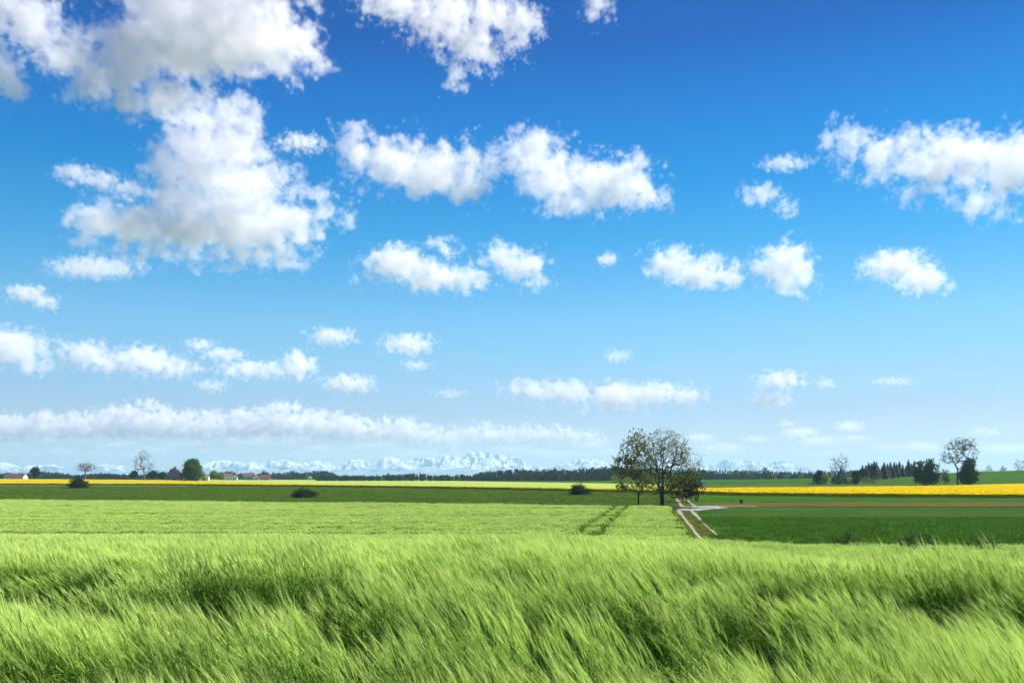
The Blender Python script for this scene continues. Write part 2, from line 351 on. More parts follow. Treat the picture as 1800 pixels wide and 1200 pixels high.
# ------------------------------------------------------------------ clouds: real volumes with a density field
cm = bpy.data.materials.new('cloud_vapour'); cm.use_nodes = True; n_ = cm.node_tree; n_.nodes.clear()
mo_ = n_.nodes.new('ShaderNodeOutputMaterial'); pv_ = n_.nodes.new('ShaderNodeVolumePrincipled')
CLOUD_DENS = .0075
pv_.inputs['Color'].default_value = (1, .987, 1, 1); pv_.inputs['Density'].default_value = 1.0; pv_.inputs['Anisotropy'].default_value = .15
n_.links.new(pv_.outputs[0], mo_.inputs['Volume'])
SHR = 1.0
def cloud(name, d, ells, label, amp=1.0, vox=2.3, dens=1.0, k=.34, kind=None, group=None, thin=1.0, pad=1.3):
    s = d/F; rnd = random.Random(label); E = []
    for (cx, cy_, rx, ry) in ells:
        rx *= s*SHR; rz = ry*s*SHR; rd = min((rx+rz)/2, rz*2.0)*thin
        E.append(((cx-900)*s, d+rnd.uniform(-.3, .3)*rd, (HY-cy_)*s+CZ, rx, rd, rz))
    lo = [min(e[i]-e[i+3]*pad for e in E) for i in range(3)]; hi = [max(e[i]+e[i+3]*pad for e in E) for i in range(3)]
    c = Vector([(a+b)/2 for a, b in zip(lo, hi)])
    res = [max(8, int((hi[i]-lo[i])/(vox*s*(1 if i != 1 else 1.6)))) for i in range(3)]
    ng = bpy.data.node_groups.new(name, 'GeometryNodeTree')
    ng.interface.new_socket('Geometry', in_out='INPUT', socket_type='NodeSocketGeometry')
    ng.interface.new_socket('Geometry', in_out='OUTPUT', socket_type='NodeSocketGeometry')
    N = ng.nodes; lk = ng.links.new
    out = N.new('NodeGroupOutput'); vc = N.new('GeometryNodeVolumeCube'); sm = N.new('GeometryNodeSetMaterial'); sm.inputs['Material'].default_value = cm
    pos = N.new('GeometryNodeInputPosition'); med = sum(e[5] for e in E)/len(E)
    def noise(scale, detail, off, rough=.6):
        nn = N.new('ShaderNodeTexNoise'); nn.inputs['Scale'].default_value = scale; nn.inputs['Detail'].default_value = detail; nn.inputs['Roughness'].default_value = rough
        vv = N.new('ShaderNodeVectorMath'); vv.operation = 'ADD'; lk(pos.outputs[0], vv.inputs[0]); vv.inputs[1].default_value = off
        lk(vv.outputs[0], nn.inputs['Vector']); return nn.outputs[0]
    def MA(op, a, b=None, c_=None):
        q = N.new('ShaderNodeMath'); q.operation = op
        for i, v in enumerate((a, b, c_)):
            if v is None: continue
            if isinstance(v, (int, float)): q.inputs[i].default_value = v
            else: lk(v, q.inputs[i])
        return q.outputs[0]
    acc = None
    for (x, y, z, rx, ry, rz) in E:
        v = N.new('ShaderNodeVectorMath'); v.operation = 'MULTIPLY_ADD'; lk(pos.outputs[0], v.inputs[0])
        v.inputs[1].default_value = (1/rx, 1/ry, 1/rz); v.inputs[2].default_value = (-(x-c.x)/rx, -(y-c.y)/ry, -(z-c.z)/rz)
        l = N.new('ShaderNodeVectorMath'); l.operation = 'LENGTH'; lk(v.outputs[0], l.inputs[0])
        f = MA('MULTIPLY', MA('SUBTRACT', 1.0, l.outputs['Value']), min(rz, med*1.5)/med)
        acc = f if acc is None else MA('SMOOTH_MAX', acc, f, .12)
    off = [rnd.uniform(-20000, 20000) for _ in range(3)]
    n1 = noise(1/(med*.8), 6, off, .56); n2 = noise(1/(med*.34), 4, off[::-1], .55)
    bill = MA('ABSOLUTE', MA('MULTIPLY_ADD', n2, 2, -1))
    fld = MA('ADD', acc, MA('MULTIPLY', MA('SUBTRACT', n1, .535), 4.4*amp))
    fld = MA('ADD', fld, MA('MULTIPLY', MA('SUBTRACT', bill, .17), 1.5*amp))
    mr = N.new('ShaderNodeMapRange'); mr.interpolation_type = 'SMOOTHSTEP'; lk(fld, mr.inputs[0]); mr.inputs[1].default_value = 0; mr.inputs[2].default_value = k
    # a far cloud is a bigger cloud: keep the depth of vapour one looks through the same
    lk(MA('MULTIPLY', mr.outputs[0], CLOUD_DENS*dens*3500/d*min(3.2, max(.7, (60/(med/s))**.8))), vc.inputs['Density'])
    vc.inputs['Min'].default_value = [lo[i]-c[i] for i in range(3)]; vc.inputs['Max'].default_value = [hi[i]-c[i] for i in range(3)]
    for i, a in enumerate('XYZ'): vc.inputs['Resolution '+a].default_value = res[i]
    lk(vc.outputs[0], sm.inputs[0]); lk(sm.outputs[0], out.inputs[0])
    ob = link(bpy.data.objects.new(name, bpy.data.meshes.new(name))); ob.location = c
    ob.modifiers.new('vapour', 'NODES').node_group = ng
    return tag(ob, label, 'cloud' if kind is None else 'clouds', group, kind)
def cd(py, alt=1300): return min(30000, alt*F/(HY-py))
G1 = 'fair weather clouds'
CLOUDS = [
 (cd(230), [(50,45,75,48),(110,95,62,46),(180,140,66,48),(232,178,52,34),(300,165,75,45),(375,165,48,26),(420,60,120,70),(500,85,75,50),(545,95,38,33),(340,105,110,50),(310,25,120,60),(380,-50,220,60),(20,-20,90,40),(290,70,100,60),(230,110,70,60)], 'huge grey bottomed cloud cut by the top left of the picture', dict(amp=.8, dens=1.25)),
 (cd(200), [(10,140,36,42),(0,110,25,30)], 'grey cloud scrap at the left edge under the huge cloud', dict(amp=.8)),
 (cd(470), [(430,215,40,44),(340,345,110,32),(430,348,95,30),(345,212,60,32),(405,200,48,28),(400,250,58,48),(340,258,66,48),(300,295,48,48),(440,275,45,35),(380,310,100,40),(470,312,60,28),(560,338,55,13),(170,385,58,36),(160,420,42,24),(240,400,70,44),(330,405,90,48),(430,400,90,52),(500,390,68,44),(580,374,40,20),(480,445,62,26),(300,442,90,20),(400,447,80,22)], 'tall white heap cloud under the huge grey bottomed cloud', dict(amp=.85)),
 (cd(380), [(128,305,36,18),(170,314,40,17),(212,328,38,13)], 'grey wisp at the left shoulder of the tall heap cloud', dict(dens=.6)),
 (cd(490), [(160,468,85,20),(110,475,40,10)], 'thin grey cloud strip below the tall heap cloud', dict(dens=.5)),
 (cd(300), [(530,252,44,14)], 'small white cloud beside the top of the tall heap cloud', {}),
 (cd(130), [(690,8,62,30),(780,25,80,36),(860,30,60,33),(915,45,42,33),(745,55,38,20),(830,70,58,28),(850,102,40,24),(796,100,22,18),(800,132,20,26),(905,78,28,16)], 'ragged white cloud at the top centre with trailing tatters', dict(amp=1.15)),
 (cd(60), [(1050,18,26,32)], 'small upright cloud at the top edge', dict(amp=.9)),
 (cd(350), [(630,265,40,45),(690,285,70,45),(760,300,80,48),(820,320,40,40),(800,280,60,25),(620,235,25,20)], 'white cloud with a horn at its left end in the upper centre', {}),
 (cd(370), [(930,270,60,42),(980,310,70,45),(1060,325,80,45),(1110,315,50,48),(1140,340,35,28),(880,290,40,22),(1000,350,60,25)], 'white two humped cloud right of the horned cloud', {}),
 (cd(515), [(700,462,62,32),(760,485,60,28),(820,490,40,25),(780,432,28,16),(650,492,28,10)], 'white cloud with a curled wisp on top in the middle of the sky', {}),
 (cd(500), [(880,450,35,28),(920,470,45,30),(940,490,30,18)], 'white cloud slanting down to the right of the curled cloud', {}),
 (cd(475), [(1067,458,20,14)], 'tiny lone cloud between the centre and right rows', dict(amp=.8)),
 (cd(515), [(1180,465,50,30),(1230,480,60,30),(1280,485,28,25),(1150,450,22,12)], 'long white cloud touching a round one on its right', {}),
 (cd(520), [(1380,465,50,45),(1340,470,30,18),(1390,490,45,28),(1420,470,22,25)], 'round peaked white cloud in the right half', {}),
 (cd(520), [(1570,470,60,27),(1620,490,48,28),(1585,455,22,18),(1650,500,24,14)], 'lens shaped white cloud alone below the big right cloud', {}),
 (cd(370), [(1500,255,48,35),(1560,270,80,35),(1640,285,90,45),(1700,270,80,45),(1770,290,60,60),(1750,345,60,35),(1640,330,50,22),(1830,290,60,60),(1930,270,90,50)], 'big white cloud cut by the right edge', {}),
 (cd(300), [(1380,287,44,13)], 'short white wisp left of the big right cloud', dict(dens=.6)),
 (cd(380), [(1335,342,36,20),(1385,365,26,15)], 'thin ragged wisp below the short white wisp', dict(dens=.6)),
 (cd(655), [(40,618,55,36),(10,600,45,34),(88,640,30,16)], 'domed white cloud cut by the left edge low in the sky', {}),
 (cd(540), [(45,515,35,16),(80,532,24,14)], 'small white cloud at the left edge above the domed cloud', {}),
 (cd(655), [(150,622,45,24),(128,612,25,18),(250,632,60,26),(310,645,42,17),(200,640,45,18)], 'long lumpy white cloud right of the domed cloud', {}),
 (cd(640), [(350,606,30,12),(390,622,38,13)], 'flat white wisp above the lumpy row of clouds', dict(dens=.8)),
 (cd(665), [(430,648,50,15),(525,642,36,26),(482,652,36,13)], 'low white cloud with a square knob at its right end', {}),
 (cd(690), [(615,674,46,16)], 'little white cloud right of the knobbed cloud', {}),
 (cd(690), [(372,677,28,12)], 'little pale cloud below the lumpy cloud', dict(dens=.7)),
 (cd(605), [(583,590,42,15)], 'small flat cloud left of its twin in the centre', dict(dens=.9)),
 (cd(620), [(717,606,46,18)], 'small white cloud with a smaller one right under it', {}),
 (cd(650), [(732,642,26,9)], 'tiny flat cloud under the small white cloud', dict(dens=.7)),
 (cd(720), [(940,684,54,17),(1000,688,42,22),(1085,697,58,25),(1150,692,48,22),(1205,697,32,19),(1080,715,52,11)], 'long white cloud above the big roadside trees', {}),
 (cd(715), [(1375,668,42,16),(1355,700,36,15)], 'double cloud right of the big roadside trees', {}),
 (cd(690), [(1452,674,18,11)], 'tiny cloud right of the double cloud', dict(dens=.6)),
 (cd(690), [(1570,670,38,8)], 'thin flat streak of cloud low at the right', dict(dens=.6)),
 (cd(640), [(1087,625,24,12)], 'faint tiny cloud above the long low cloud', dict(dens=.5)),
 (cd(700), [(790,692,30,9)], 'faint cloud streak left of the long low cloud', dict(dens=.45)),
]
for dd, el, lb, kw in CLOUDS: cloud('cloud', dd, el, lb, group=G1, **kw)
bk = lambda p: float(np.interp(p, [-160, 0, 60, 150, 200, 260, 310, 360, 420, 450, 495, 540, 580, 640, 720, 790, 840, 900, 960, 1000, 1060], [728, 725, 722, 722, 712, 702, 715, 722, 718, 715, 703, 712, 720, 730, 735, 748, 740, 742, 745, 748, 757]))
rb = random.Random(3); EB = []
for p in range(-160, 1062, 15):
    r = rb.uniform(9, 17)*(1 if p < 760 else .65); t = bk(p)+rb.uniform(-3, 4); EB.append((p+rb.uniform(-6, 6), t+r, r*rb.uniform(1, 1.5), r))
for p in range(-160, 800, 19):
    r = rb.uniform(8, 14); EB.append((p, bk(p)+rb.uniform(26, 44), r*1.3, r))
for p in range(-160, 1062, 34):
    t = bk(p); hb = max(6, (778-t)*.36); EB.append((p, (t+778)/2+4, 34, hb))
cloud('cloud_bank', 24000, EB, 'long bank of white clouds above the mountains', kind='stuff', vox=1.5, amp=1.15, dens=1.3)
EL = []
for p in range(-160, 1075, 24):
    EL.append((p+rb.uniform(-10, 10), rb.choice((772, 781, 790, 797))+rb.uniform(-3, 3), rb.uniform(22, 48), rb.uniform(4.5, 9)))
EL += [(1230,770,30,10),(1270,788,50,11),(1330,772,34,8),(1385,745,16,9),(1405,760,40,11),(1440,776,60,12),(1490,750,30,11),(1500,770,40,8),(1560,786,34,8),(1620,787,38,12),(1720,757,18,9),(1746,759,16,7),(1760,790,56,11),(1700,795,40,7),(1440,797,50,7)]
cloud('low_clouds', 27000, EL, 'thin veil of low clouds over the mountains', kind='stuff', dens=.75, vox=1.5, amp=1.0)

# ------------------------------------------------------------------ trees: a skeleton that grows towards points in the crown
def skeleton(rnd, base, trunk_top, pts, up=.25, wob=.12, step=None, r_tip=.018, expo=2.25, limbs=()):
    """base, trunk_top: points; pts: crown points to reach. Returns chains of (points, radii)"""
    nodes = [np.array(base, float)]; par = [-1]
    H = trunk_top[2]-base[2]; k = 5
    for i in range(1, k+1):
        t = i/k; nodes.append(np.array(base)*(1-t)+np.array(trunk_top)*t+np.array([rnd.gauss(0, .012*H), rnd.gauss(0, .012*H), 0])); par.append(len(nodes)-2)
    first = max(2, int(k*.7)); tips = []
    for lb in limbs:                                # main limbs that the eye can follow
        cur = k; prev = nodes[k]; lb = [nodes[k]]+[np.array(q, float) for q in lb]
        for a, b in zip(lb[:-1], lb[1:]):
            m = max(2, int(np.linalg.norm(b-a)/.7))
            for q in range(1, m+1):
                nodes.append(a+(b-a)*q/m+np.array([rnd.gauss(0, .05) for _ in range(3)])); par.append(cur); cur = len(nodes)-1
        tips.append(cur)
    pts = sorted(pts, key=lambda p: np.linalg.norm(p-nodes[k]))
    step = step or max(.35, H*.16)
    arr = np.array(nodes)
    for p in pts:
        c = arr[first:]; v = p[None]-c; dist = np.linalg.norm(v, axis=1)
        sc = dist+np.maximum(0, -v[:, 2])*1.5       # limbs climb, they seldom turn down
        j = first+int(np.argmin(sc)); a = arr[j]; dl = np.linalg.norm(p-a); n = max(1, int(dl/step))
        cur = j; pd = arr[j]-arr[par[j]] if par[j] >= 0 else np.array([0, 0, 1.]); pd = pd/(np.linalg.norm(pd)+1e-6)
        c1 = a+pd*dl*.25+np.array([0, 0, up*dl*.35]); new = []
        for q in range(1, n+1):
            t = q/n; pt = (1-t)**2*a+2*t*(1-t)*c1+t*t*p
            if q < n: pt = pt+np.array([rnd.gauss(0, wob*step) for _ in range(3)])
            nodes.append(pt); par.append(cur); cur = len(nodes)-1; new.append(pt)
        tips.append(cur); arr = np.concatenate([arr, np.array(new)])
    n = len(nodes); w = np.zeros(n); kids = [[] for _ in range(n)]
    for i, q in enumerate(par):
        if q >= 0: kids[q].append(i)
    for i in range(n-1, -1, -1):
        if not kids[i]: w[i] += r_tip**expo
        if par[i] >= 0: w[par[i]] += w[i]
    rad = w**(1/expo); rad = np.maximum(rad, r_tip)
    chains = []; stack = [(0, None)]
    while stack:
        s, f = stack.pop(); ch = ([f] if f is not None else [])+[s]; c = s
        while kids[c]:
            ks = sorted(kids[c], key=lambda q: -w[q])
            for q in ks[1:]: stack.append((q, c))
            c = ks[0]; ch.append(c)
        r = [rad[q] for q in ch]
        if f is not None: r[0] = r[1]
        chains.append((arr[ch], r))
    return chains, arr[tips], arr, rad
def leaf_cards(rs, centres, spread, per, size, droop=.0, flat=.8):
    """folded leaf shaped faces round each twig end: two triangles each"""
    n = len(centres)*per; c = np.repeat(centres, per, axis=0)
    c = c+rs.normal(0, 1, (n, 3))*np.array([spread, spread, spread*flat])
    d = rs.normal(0, 1, (n, 3)); d[:, 2] -= droop; d /= np.linalg.norm(d, axis=1)[:, None]
    e = np.cross(d, rs.normal(0, 1, (n, 3))); e /= np.linalg.norm(e, axis=1)[:, None]+1e-6
    s = size*rs.uniform(.6, 1.3, (n, 1)); nrm = np.cross(d, e)
    v = np.stack([c, c+d*s*.5+e*s*.36+nrm*s*.12, c+d*s, c+d*s*.5-e*s*.36+nrm*s*.12], 1).reshape(-1, 3)
    i = np.arange(n)[:, None]*4
    return v, np.concatenate([i+[[0, 1, 2]], i+[[0, 2, 3]]])
def ell_points(rs, n, ells, shell=.45):
    """n points in a union of ellipsoids (x, y, z, rx, ry, rz), thicker towards the rim"""
    vol = np.array([e[3]*e[4]*e[5] for e in ells])**.8; out = []
    k = rs.choice(len(ells), n, p=vol/vol.sum())
    for j in k:
        e = ells[j]; d = rs.normal(0, 1, 3); d /= np.linalg.norm(d); r = rs.uniform(shell, 1)**.6
        out.append([e[0]+d[0]*e[3]*r, e[1]+d[1]*e[4]*r, e[2]+d[2]*e[5]*r])
    return np.array(out)
def tree(name, label, cat, px, d, trunk_h, ells, n_pts, seed, bark='bark', leaf='olive_leaf', per=6, spread=.35, size=.3, shell=.35, r_tip=.02, up=.25, lean=0., group=None,
         expo=2.25, k=5, parts=True, min_r=0.0, extra=None, sink=.05, wob=.12, limbs=()):
    """ells in metres relative to the foot; trunk_h where the crown starts"""
    rs = np.random.RandomState(seed); rnd = random.Random(seed); b = P(px, d)
    e = empty(name, (b[0], b[1], b[2]-sink)); tag(e, label, cat, group)
    pts = ell_points(rs, n_pts, ells, shell)
    if extra is not None: pts = np.concatenate([pts, extra])
    ch, tips, arr, rad = skeleton(rnd, (0, 0, 0), (lean*trunk_h, 0, trunk_h), pts, up, r_tip=r_tip, expo=expo, wob=wob, limbs=limbs)
    mb = MB()
    for i, (p, r) in enumerate(ch): mb.tube(p, [max(q, min_r) for q in r], k if i == 0 else 4)
    # root flare
    r0 = rad[0]; mb.tube([(0, 0, -.2), (0, 0, .15), (lean*.6, 0, min(.7, trunk_h*.3))], [r0*1.8, r0*1.35, r0*1.02], 7)
    mb.build('trunk', M[bark], e, smooth=True)
    if per:
        v, f = leaf_cards(rs, tips, spread, per, size)
        obj('crown', v, f, M[leaf], e)
    return e
def px_ells(d, px0, py0, ells):
    """crown ellipses given in picture pixels round the foot -> metres"""
    s = d/F; return [((cx-px0)*s, 0, (py0-cy_)*s, rx*s, (rx*.9)*s, ry*s) for cx, cy_, rx, ry in ells]
def bush(name, label, cat, px, d, w, h, seed, leaf='dark_leaf', n=160, per=14, size=None, group=None, lobes=11):
    rs = np.random.RandomState(seed); rnd = random.Random(seed); b = P(px, d); e = empty(name, (b[0], b[1], b[2]-.05)); tag(e, label, cat, group)
    E = [(0, 0, h*.22, w*.5, w*.4, h*.5), (w*rs.uniform(-.12, .12), 0, h*.52, w*.3, w*.3, h*.42)]
    for i in range(lobes): q = rs.uniform(.10, .2); E.append((rs.uniform(-.36, .36)*w, rs.uniform(-.3, .3)*w, h*rs.uniform(.15, .6), w*q, w*q, h*rs.uniform(.18, .32)))
    pts = ell_points(rs, n, E, .3); q = rs.rand(len(pts)) < .16; pts[q] = pts[q]*rs.uniform(1.0, 1.28, (int(q.sum()), 1)); pts = pts[pts[:, 2] > .03*h]
    ch, tips, arr, rad = skeleton(rnd, (0, 0, 0), (0, 0, h*.12), pts, .3, r_tip=.012, step=h*.2)
    mb = MB()
    for p, r in ch: mb.tube(p, r, 4)
    mb.build('stem', M['bark'], e)
    v, f = leaf_cards(rs, tips, w*.05, per, size or w*.055)
    obj('foliage', v, f, M[leaf], e); return e

def px_limbs(d, px0, py0, rows):
    s = d/F; return [[((x-px0)*s, y, (py0-z)*s) for x, z, y in r] for r in rows]
# the pair beside the track
d0 = 152.; b0 = 886
tree('multi_trunk_tree', 'big many limbed tree with thin spring leaves beside the track crossing', 'tree', 1165, 150, 2.3,
     px_ells(150, 1165, b0, [(1175, 800, 42, 55), (1140, 810, 35, 45), (1205, 815, 28, 38), (1165, 775, 38, 32), (1195, 785, 25, 30), (1145, 842, 26, 20), (1190, 842, 24, 18)]), 640, 4, per=9, spread=.30, size=.22, shell=.1, r_tip=.024, up=.4, expo=2.05, wob=.08, k=9, lean=-.08, limbs=px_limbs(150, 1165, b0,
     [[(1145, 840, 1), (1120, 826, 2.5), (1098, 812, 3)], [(1150, 835, -1), (1136, 800, -2), (1124, 778, -2)], [(1156, 825, 0), (1150, 785, .5), (1146, 752, 1)], [(1166, 825, .5), (1167, 790, 1), (1171, 748, 0)],
      [(1172, 832, -1), (1183, 800, -1.5), (1190, 762, -2)], [(1177, 845, 1), (1195, 815, 2), (1206, 786, 2.5)], [(1180, 850, -.5), (1203, 832, -1), (1222, 806, -1.5)], [(1165, 830, 2.5), (1160, 800, 4), (1158, 770, 4.5)], [(1169, 830, -2.5), (1176, 800, -4), (1180, 775, -4.5)]]))
tree('slender_tree', 'slender olive leaved tree left of the big many limbed tree', 'tree', 1122, 153, 2.8,
     px_ells(153, 1122, b0, [(1115, 795, 32, 40), (1122, 770, 22, 26), (1096, 815, 24, 22), (1130, 825, 28, 25), (1110, 848, 34, 13)]), 330, 8, per=9, spread=.30, size=.34, shell=.15, r_tip=.018, up=.3, k=7)
tree('shrub_thicket', 'dense dark thicket of saplings behind the big tree on its right', 'shrubs', 1207, 185, .8,
     px_ells(185, 1207, 867, [(1196, 845, 20, 18), (1218, 843, 20, 20), (1207, 825, 24, 18), (1190, 830, 18, 16)]), 300, 12, leaf='dark_leaf', per=8, spread=.4, size=.4, shell=.1, r_tip=.016, up=.5)
tree('bare_shrub', 'tall thin bare shrub at the right of the dark thicket', 'shrub', 1224, 190, .8,
     px_ells(190, 1224, 866, [(1226, 806, 18, 28), (1234, 795, 10, 18), (1222, 830, 14, 20)]), 150, 14, leaf='bud', per=1, spread=.12, size=.12, shell=.1, r_tip=.022, up=.5)
# left side
tree('bare_round_tree', 'bare round headed tree with pale trunk standing behind a dark bush', 'tree', 150, 662, 5.2,
     px_ells(662, 150, 842, [(152, 818, 15, 9), (146, 820, 12, 8), (160, 819, 9, 7)]), 190, 21, bark='pale_bark', leaf='bud', per=6, spread=.5, size=.45, r_tip=.07, min_r=.07, up=.3)
tree('bare_tall_tree', 'tall bare tree with pale trunk left of the farmhouse', 'tree', 253, 662, 9.,
     px_ells(662, 253, 842, [(252, 810, 19, 18), (252, 797, 12, 12), (242, 818, 9, 8), (264, 818, 9, 8)]), 260, 22, bark='pale_bark', leaf='bud', per=4, spread=.5, size=.4, r_tip=.07, min_r=.07, up=.35)
tree('dense_green_tree', 'dense round green tree against the right side of the farmhouse', 'tree', 338, 670, 3.,
     px_ells(670, 338, 845, [(338, 828, 18, 17), (338, 818, 14, 11), (329, 835, 10, 10), (347, 834, 11, 11), (340, 812, 9, 6)]), 420, 23, leaf='green_leaf', per=22, spread=.75, size=.95, shell=.2, r_tip=.05)
for px, lab, w, h, lf, sd in ((306, 'dark green tree behind the left side of the farmhouse', 16, 22, 'dark_leaf', 31), (375, 'lime green small tree right of the white house', 13, 16, 'lime_leaf', 32), (387, 'second lime green small tree right of the white house', 12, 13, 'lime_leaf', 33),
                              (62, 'dark tree standing above the hedge right of the white barn', 16, 20, 'dark_leaf', 34), (236, 'low dark tree left of the tall bare tree foot', 14, 14, 'dark_leaf', 35), (285, 'low blue green tree left of the farmhouse', 16, 13, 'dark_leaf', 36), (268, 'low dark tree right of the tall bare tree foot', 18, 15, 'dark_leaf', 37)):
    dd = 690 if px in (306,) else 760
    s = dd/F; tree('roadside_tree' if lf != 'lime_leaf' else 'young_tree', lab, 'tree', px, dd, h*s*.2, [(0, 0, h*s*.58, w*s*.5, w*s*.5, h*s*.42), (w*s*.1, 0, h*s*.75, w*s*.3, w*s*.3, h*s*.25)], 90, sd, leaf=lf, per=16, spread=.6, size=.95, shell=.2, r_tip=.05)
bush('round_bush', 'dark bush in front of the rapeseed below the bare round tree', 'bush', 138, 391, 9.2, 5.4, 41, n=260, per=18, size=.5)
bush('round_bush', 'dark bush alone in the meadow strip left of the picture centre', 'bush', 535, 222, 6.2, 2.5, 42, n=240, per=16, size=.28)
bush('round_bush', 'dark bush left of the slender tree on the meadow edge', 'bush', 1020, 254, 6.4, 3.3, 43, n=260, per=16, size=.3)
bush('low_bush', 'grey green weedy bush behind the barley crest at the right', 'bush', 1610, 62, 3.2, 1.95, 44, leaf='grey_leaf', n=150, per=14, size=.1)
bush('low_bush', 'small grey green bush behind the barley crest right of the track', 'bush', 1482, 64, 2.4, 1.75, 45, leaf='grey_leaf', n=120, per=14, size=.1)
bush('low_bush', 'dark weedy bush behind the barley crest nearest the right edge', 'bush', 1725, 60, 2.6, 1.75, 46, leaf='dark_leaf', n=130, per=14, size=.1)
# right side
tree('spreading_tree', 'tall spreading tree with a forked trunk at the right', 'tree', 1683, 455, 7.6,
     px_ells(455, 1683, 851, [(1678, 792, 24, 18), (1672, 805, 20, 10), (1708, 795, 13, 22), (1690, 780, 22, 13), (1700, 778, 18, 8)]), 300, 51, leaf='dark_leaf', per=6, spread=.5, size=.55, shell=.25, r_tip=.05, up=.35)
def leafy(name, lab, px, py0, d, ells, n, sd, leaf='dark_leaf', per=14, cat='tree', group=None, **kw):
    E = px_ells(d, px, py0, ells); h = max(e[2]+e[5] for e in E)
    a = dict(per=per, spread=.045*h, size=.065*h, shell=.15, r_tip=.05); a.update(kw)
    return tree(name, lab, cat, px, d, h*.16, E, n, sd, leaf=leaf, group=group, **a)
leafy('dark_round_tree', 'dark dense tree with two crown tips left of the forked spreading tree', 1630, 851, 450, [(1621, 828, 15, 22), (1639, 826, 14, 22), (1630, 838, 21, 13)], 260, 52, per=18)
leafy('dark_round_tree', 'dark dense tree against the right side of the forked spreading tree', 1702, 851, 460, [(1702, 830, 15, 18), (1703, 816, 9, 12), (1702, 840, 17, 10)], 240, 53, per=18)
leafy('young_tree', 'small olive tree between the dark dense tree and the spreading trunk', 1662, 851, 465, [(1662, 836, 8, 13)], 60, 54, leaf='olive_leaf')
tree('bare_copse_tree', 'bare bushy tree standing behind the roadside hedge', 'tree', 1474, 470, 4.0, px_ells(470, 1474, 851, [(1465, 815, 10, 16), (1482, 812, 12, 17), (1474, 822, 17, 14)]), 260, 55, leaf='bud', per=2, spread=.4, size=.3, r_tip=.06, min_r=.055, up=.45)
leafy('hedge_bush', 'dark round bush at the left end of the roadside hedge', 1440, 851, 468, [(1438, 841, 11, 11), (1441, 833, 7, 6)], 150, 56, cat='bush', per=16)
leafy('hedge_bush', 'pale lime bush right of the dark round hedge bush', 1452, 851, 476, [(1451, 840, 7, 11)], 70, 57, leaf='lime_leaf', cat='bush')
leafy('hedge_bush', 'dark hedge bush under the bare bushy tree', 1474, 851, 466, [(1470, 842, 12, 9), (1482, 843, 9, 9)], 160, 58, cat='bush')
leafy('hedge_bush', 'dark pointed bush right of the bare bushy tree', 1504, 851, 468, [(1504, 840, 8, 12), (1504, 830, 4, 7)], 90, 59, cat='bush')
leafy('hedge_bush', 'pale green scrubby bush at the right end of the roadside hedge', 1528, 851, 480, [(1520, 843, 10, 7), (1536, 843, 10, 7)], 110, 60, leaf='lime_leaf', cat='bush', per=7)
leafy('hedge_bush', 'low olive bush filling the hedge between the pointed and the pale one', 1490, 851, 474, [(1493, 845, 10, 7)], 80, 61, leaf='olive_leaf', cat='bush')
leafy('low_shrub', 'low yellowish shrub at the road left of the dark hedge bush', 1428, 852, 462, [(1428, 850, 10, 3.2)], 60, 62, leaf='lime_leaf', cat='shrub', per=12)
leafy('hill_tree', 'small pale leaved tree on the skyline right of the spreading tree', 1738, 834, 900, [(1738, 824, 7, 8)], 60, 63, leaf='lime_leaf', per=4)
leafy('hill_tree', 'small dark pointed tree on the skyline at the right', 1763, 834, 905, [(1763, 825, 6, 6), (1763, 820, 3, 4)], 50, 64, per=7)
tree('bare_hill_tree', 'bare tree on the skyline cut by the right edge', 'tree', 1795, 880, 3.5, px_ells(880, 1795, 834, [(1793, 818, 13, 11)]), 120, 65, bark='pale_bark', leaf='bud', per=2, spread=.6, size=.5, r_tip=.08, min_r=.07)
leafy('hill_bush', 'lime hedge bush on the skyline beside the dark dense tree', 1722, 834, 890, [(1722, 829, 9, 4), (1734, 830, 8, 3.5)], 60, 66, leaf='lime_leaf', cat='bush', per=9)
leafy('hill_bush', 'low grey green bush on the skyline between the small trees', 1752, 834, 890, [(1750, 830, 9, 3.5)], 50, 67, leaf='grey_leaf', cat='bush', per=9)
leafy('yellow_tree', 'yellow green tree far behind the slender tree', 1090, 848, 560, [(1082, 839, 11, 8), (1098, 837, 11, 9), (1107, 842, 8, 6)], 150, 68, leaf='lime_leaf', per=10)
for i, (px, w, h, lf, lab) in enumerate(((1262, 20, 12, 'grey_leaf', 'grey green bush at the wood edge right of the white car'), (1290, 26, 16, 'green_leaf', 'first broad green tree at the wood edge right of the track'), (1318, 22, 15, 'green_leaf', 'green tree between the broad green tree and the pale one'), (1345, 15, 22, 'grey_leaf', 'tall pale grey tree at the far wood edge'),
                                        (1362, 14, 14, 'lime_leaf', 'lime tree right of the tall pale grey tree'), (1383, 16, 11, 'lime_leaf', 'lime bush midway along the far wood edge'), (1408, 15, 9, 'lime_leaf', 'last lime bush at the right end of the far wood edge'))):
    dd = 940.; b = 845.5
    leafy('wood_edge_tree', lab, px, b, dd, [(px, b-h*.5, w*.5, h*.5), (px+w*.15, b-h*.68, w*.3, h*.3)], 80, 70+i, leaf=lf, per=9)
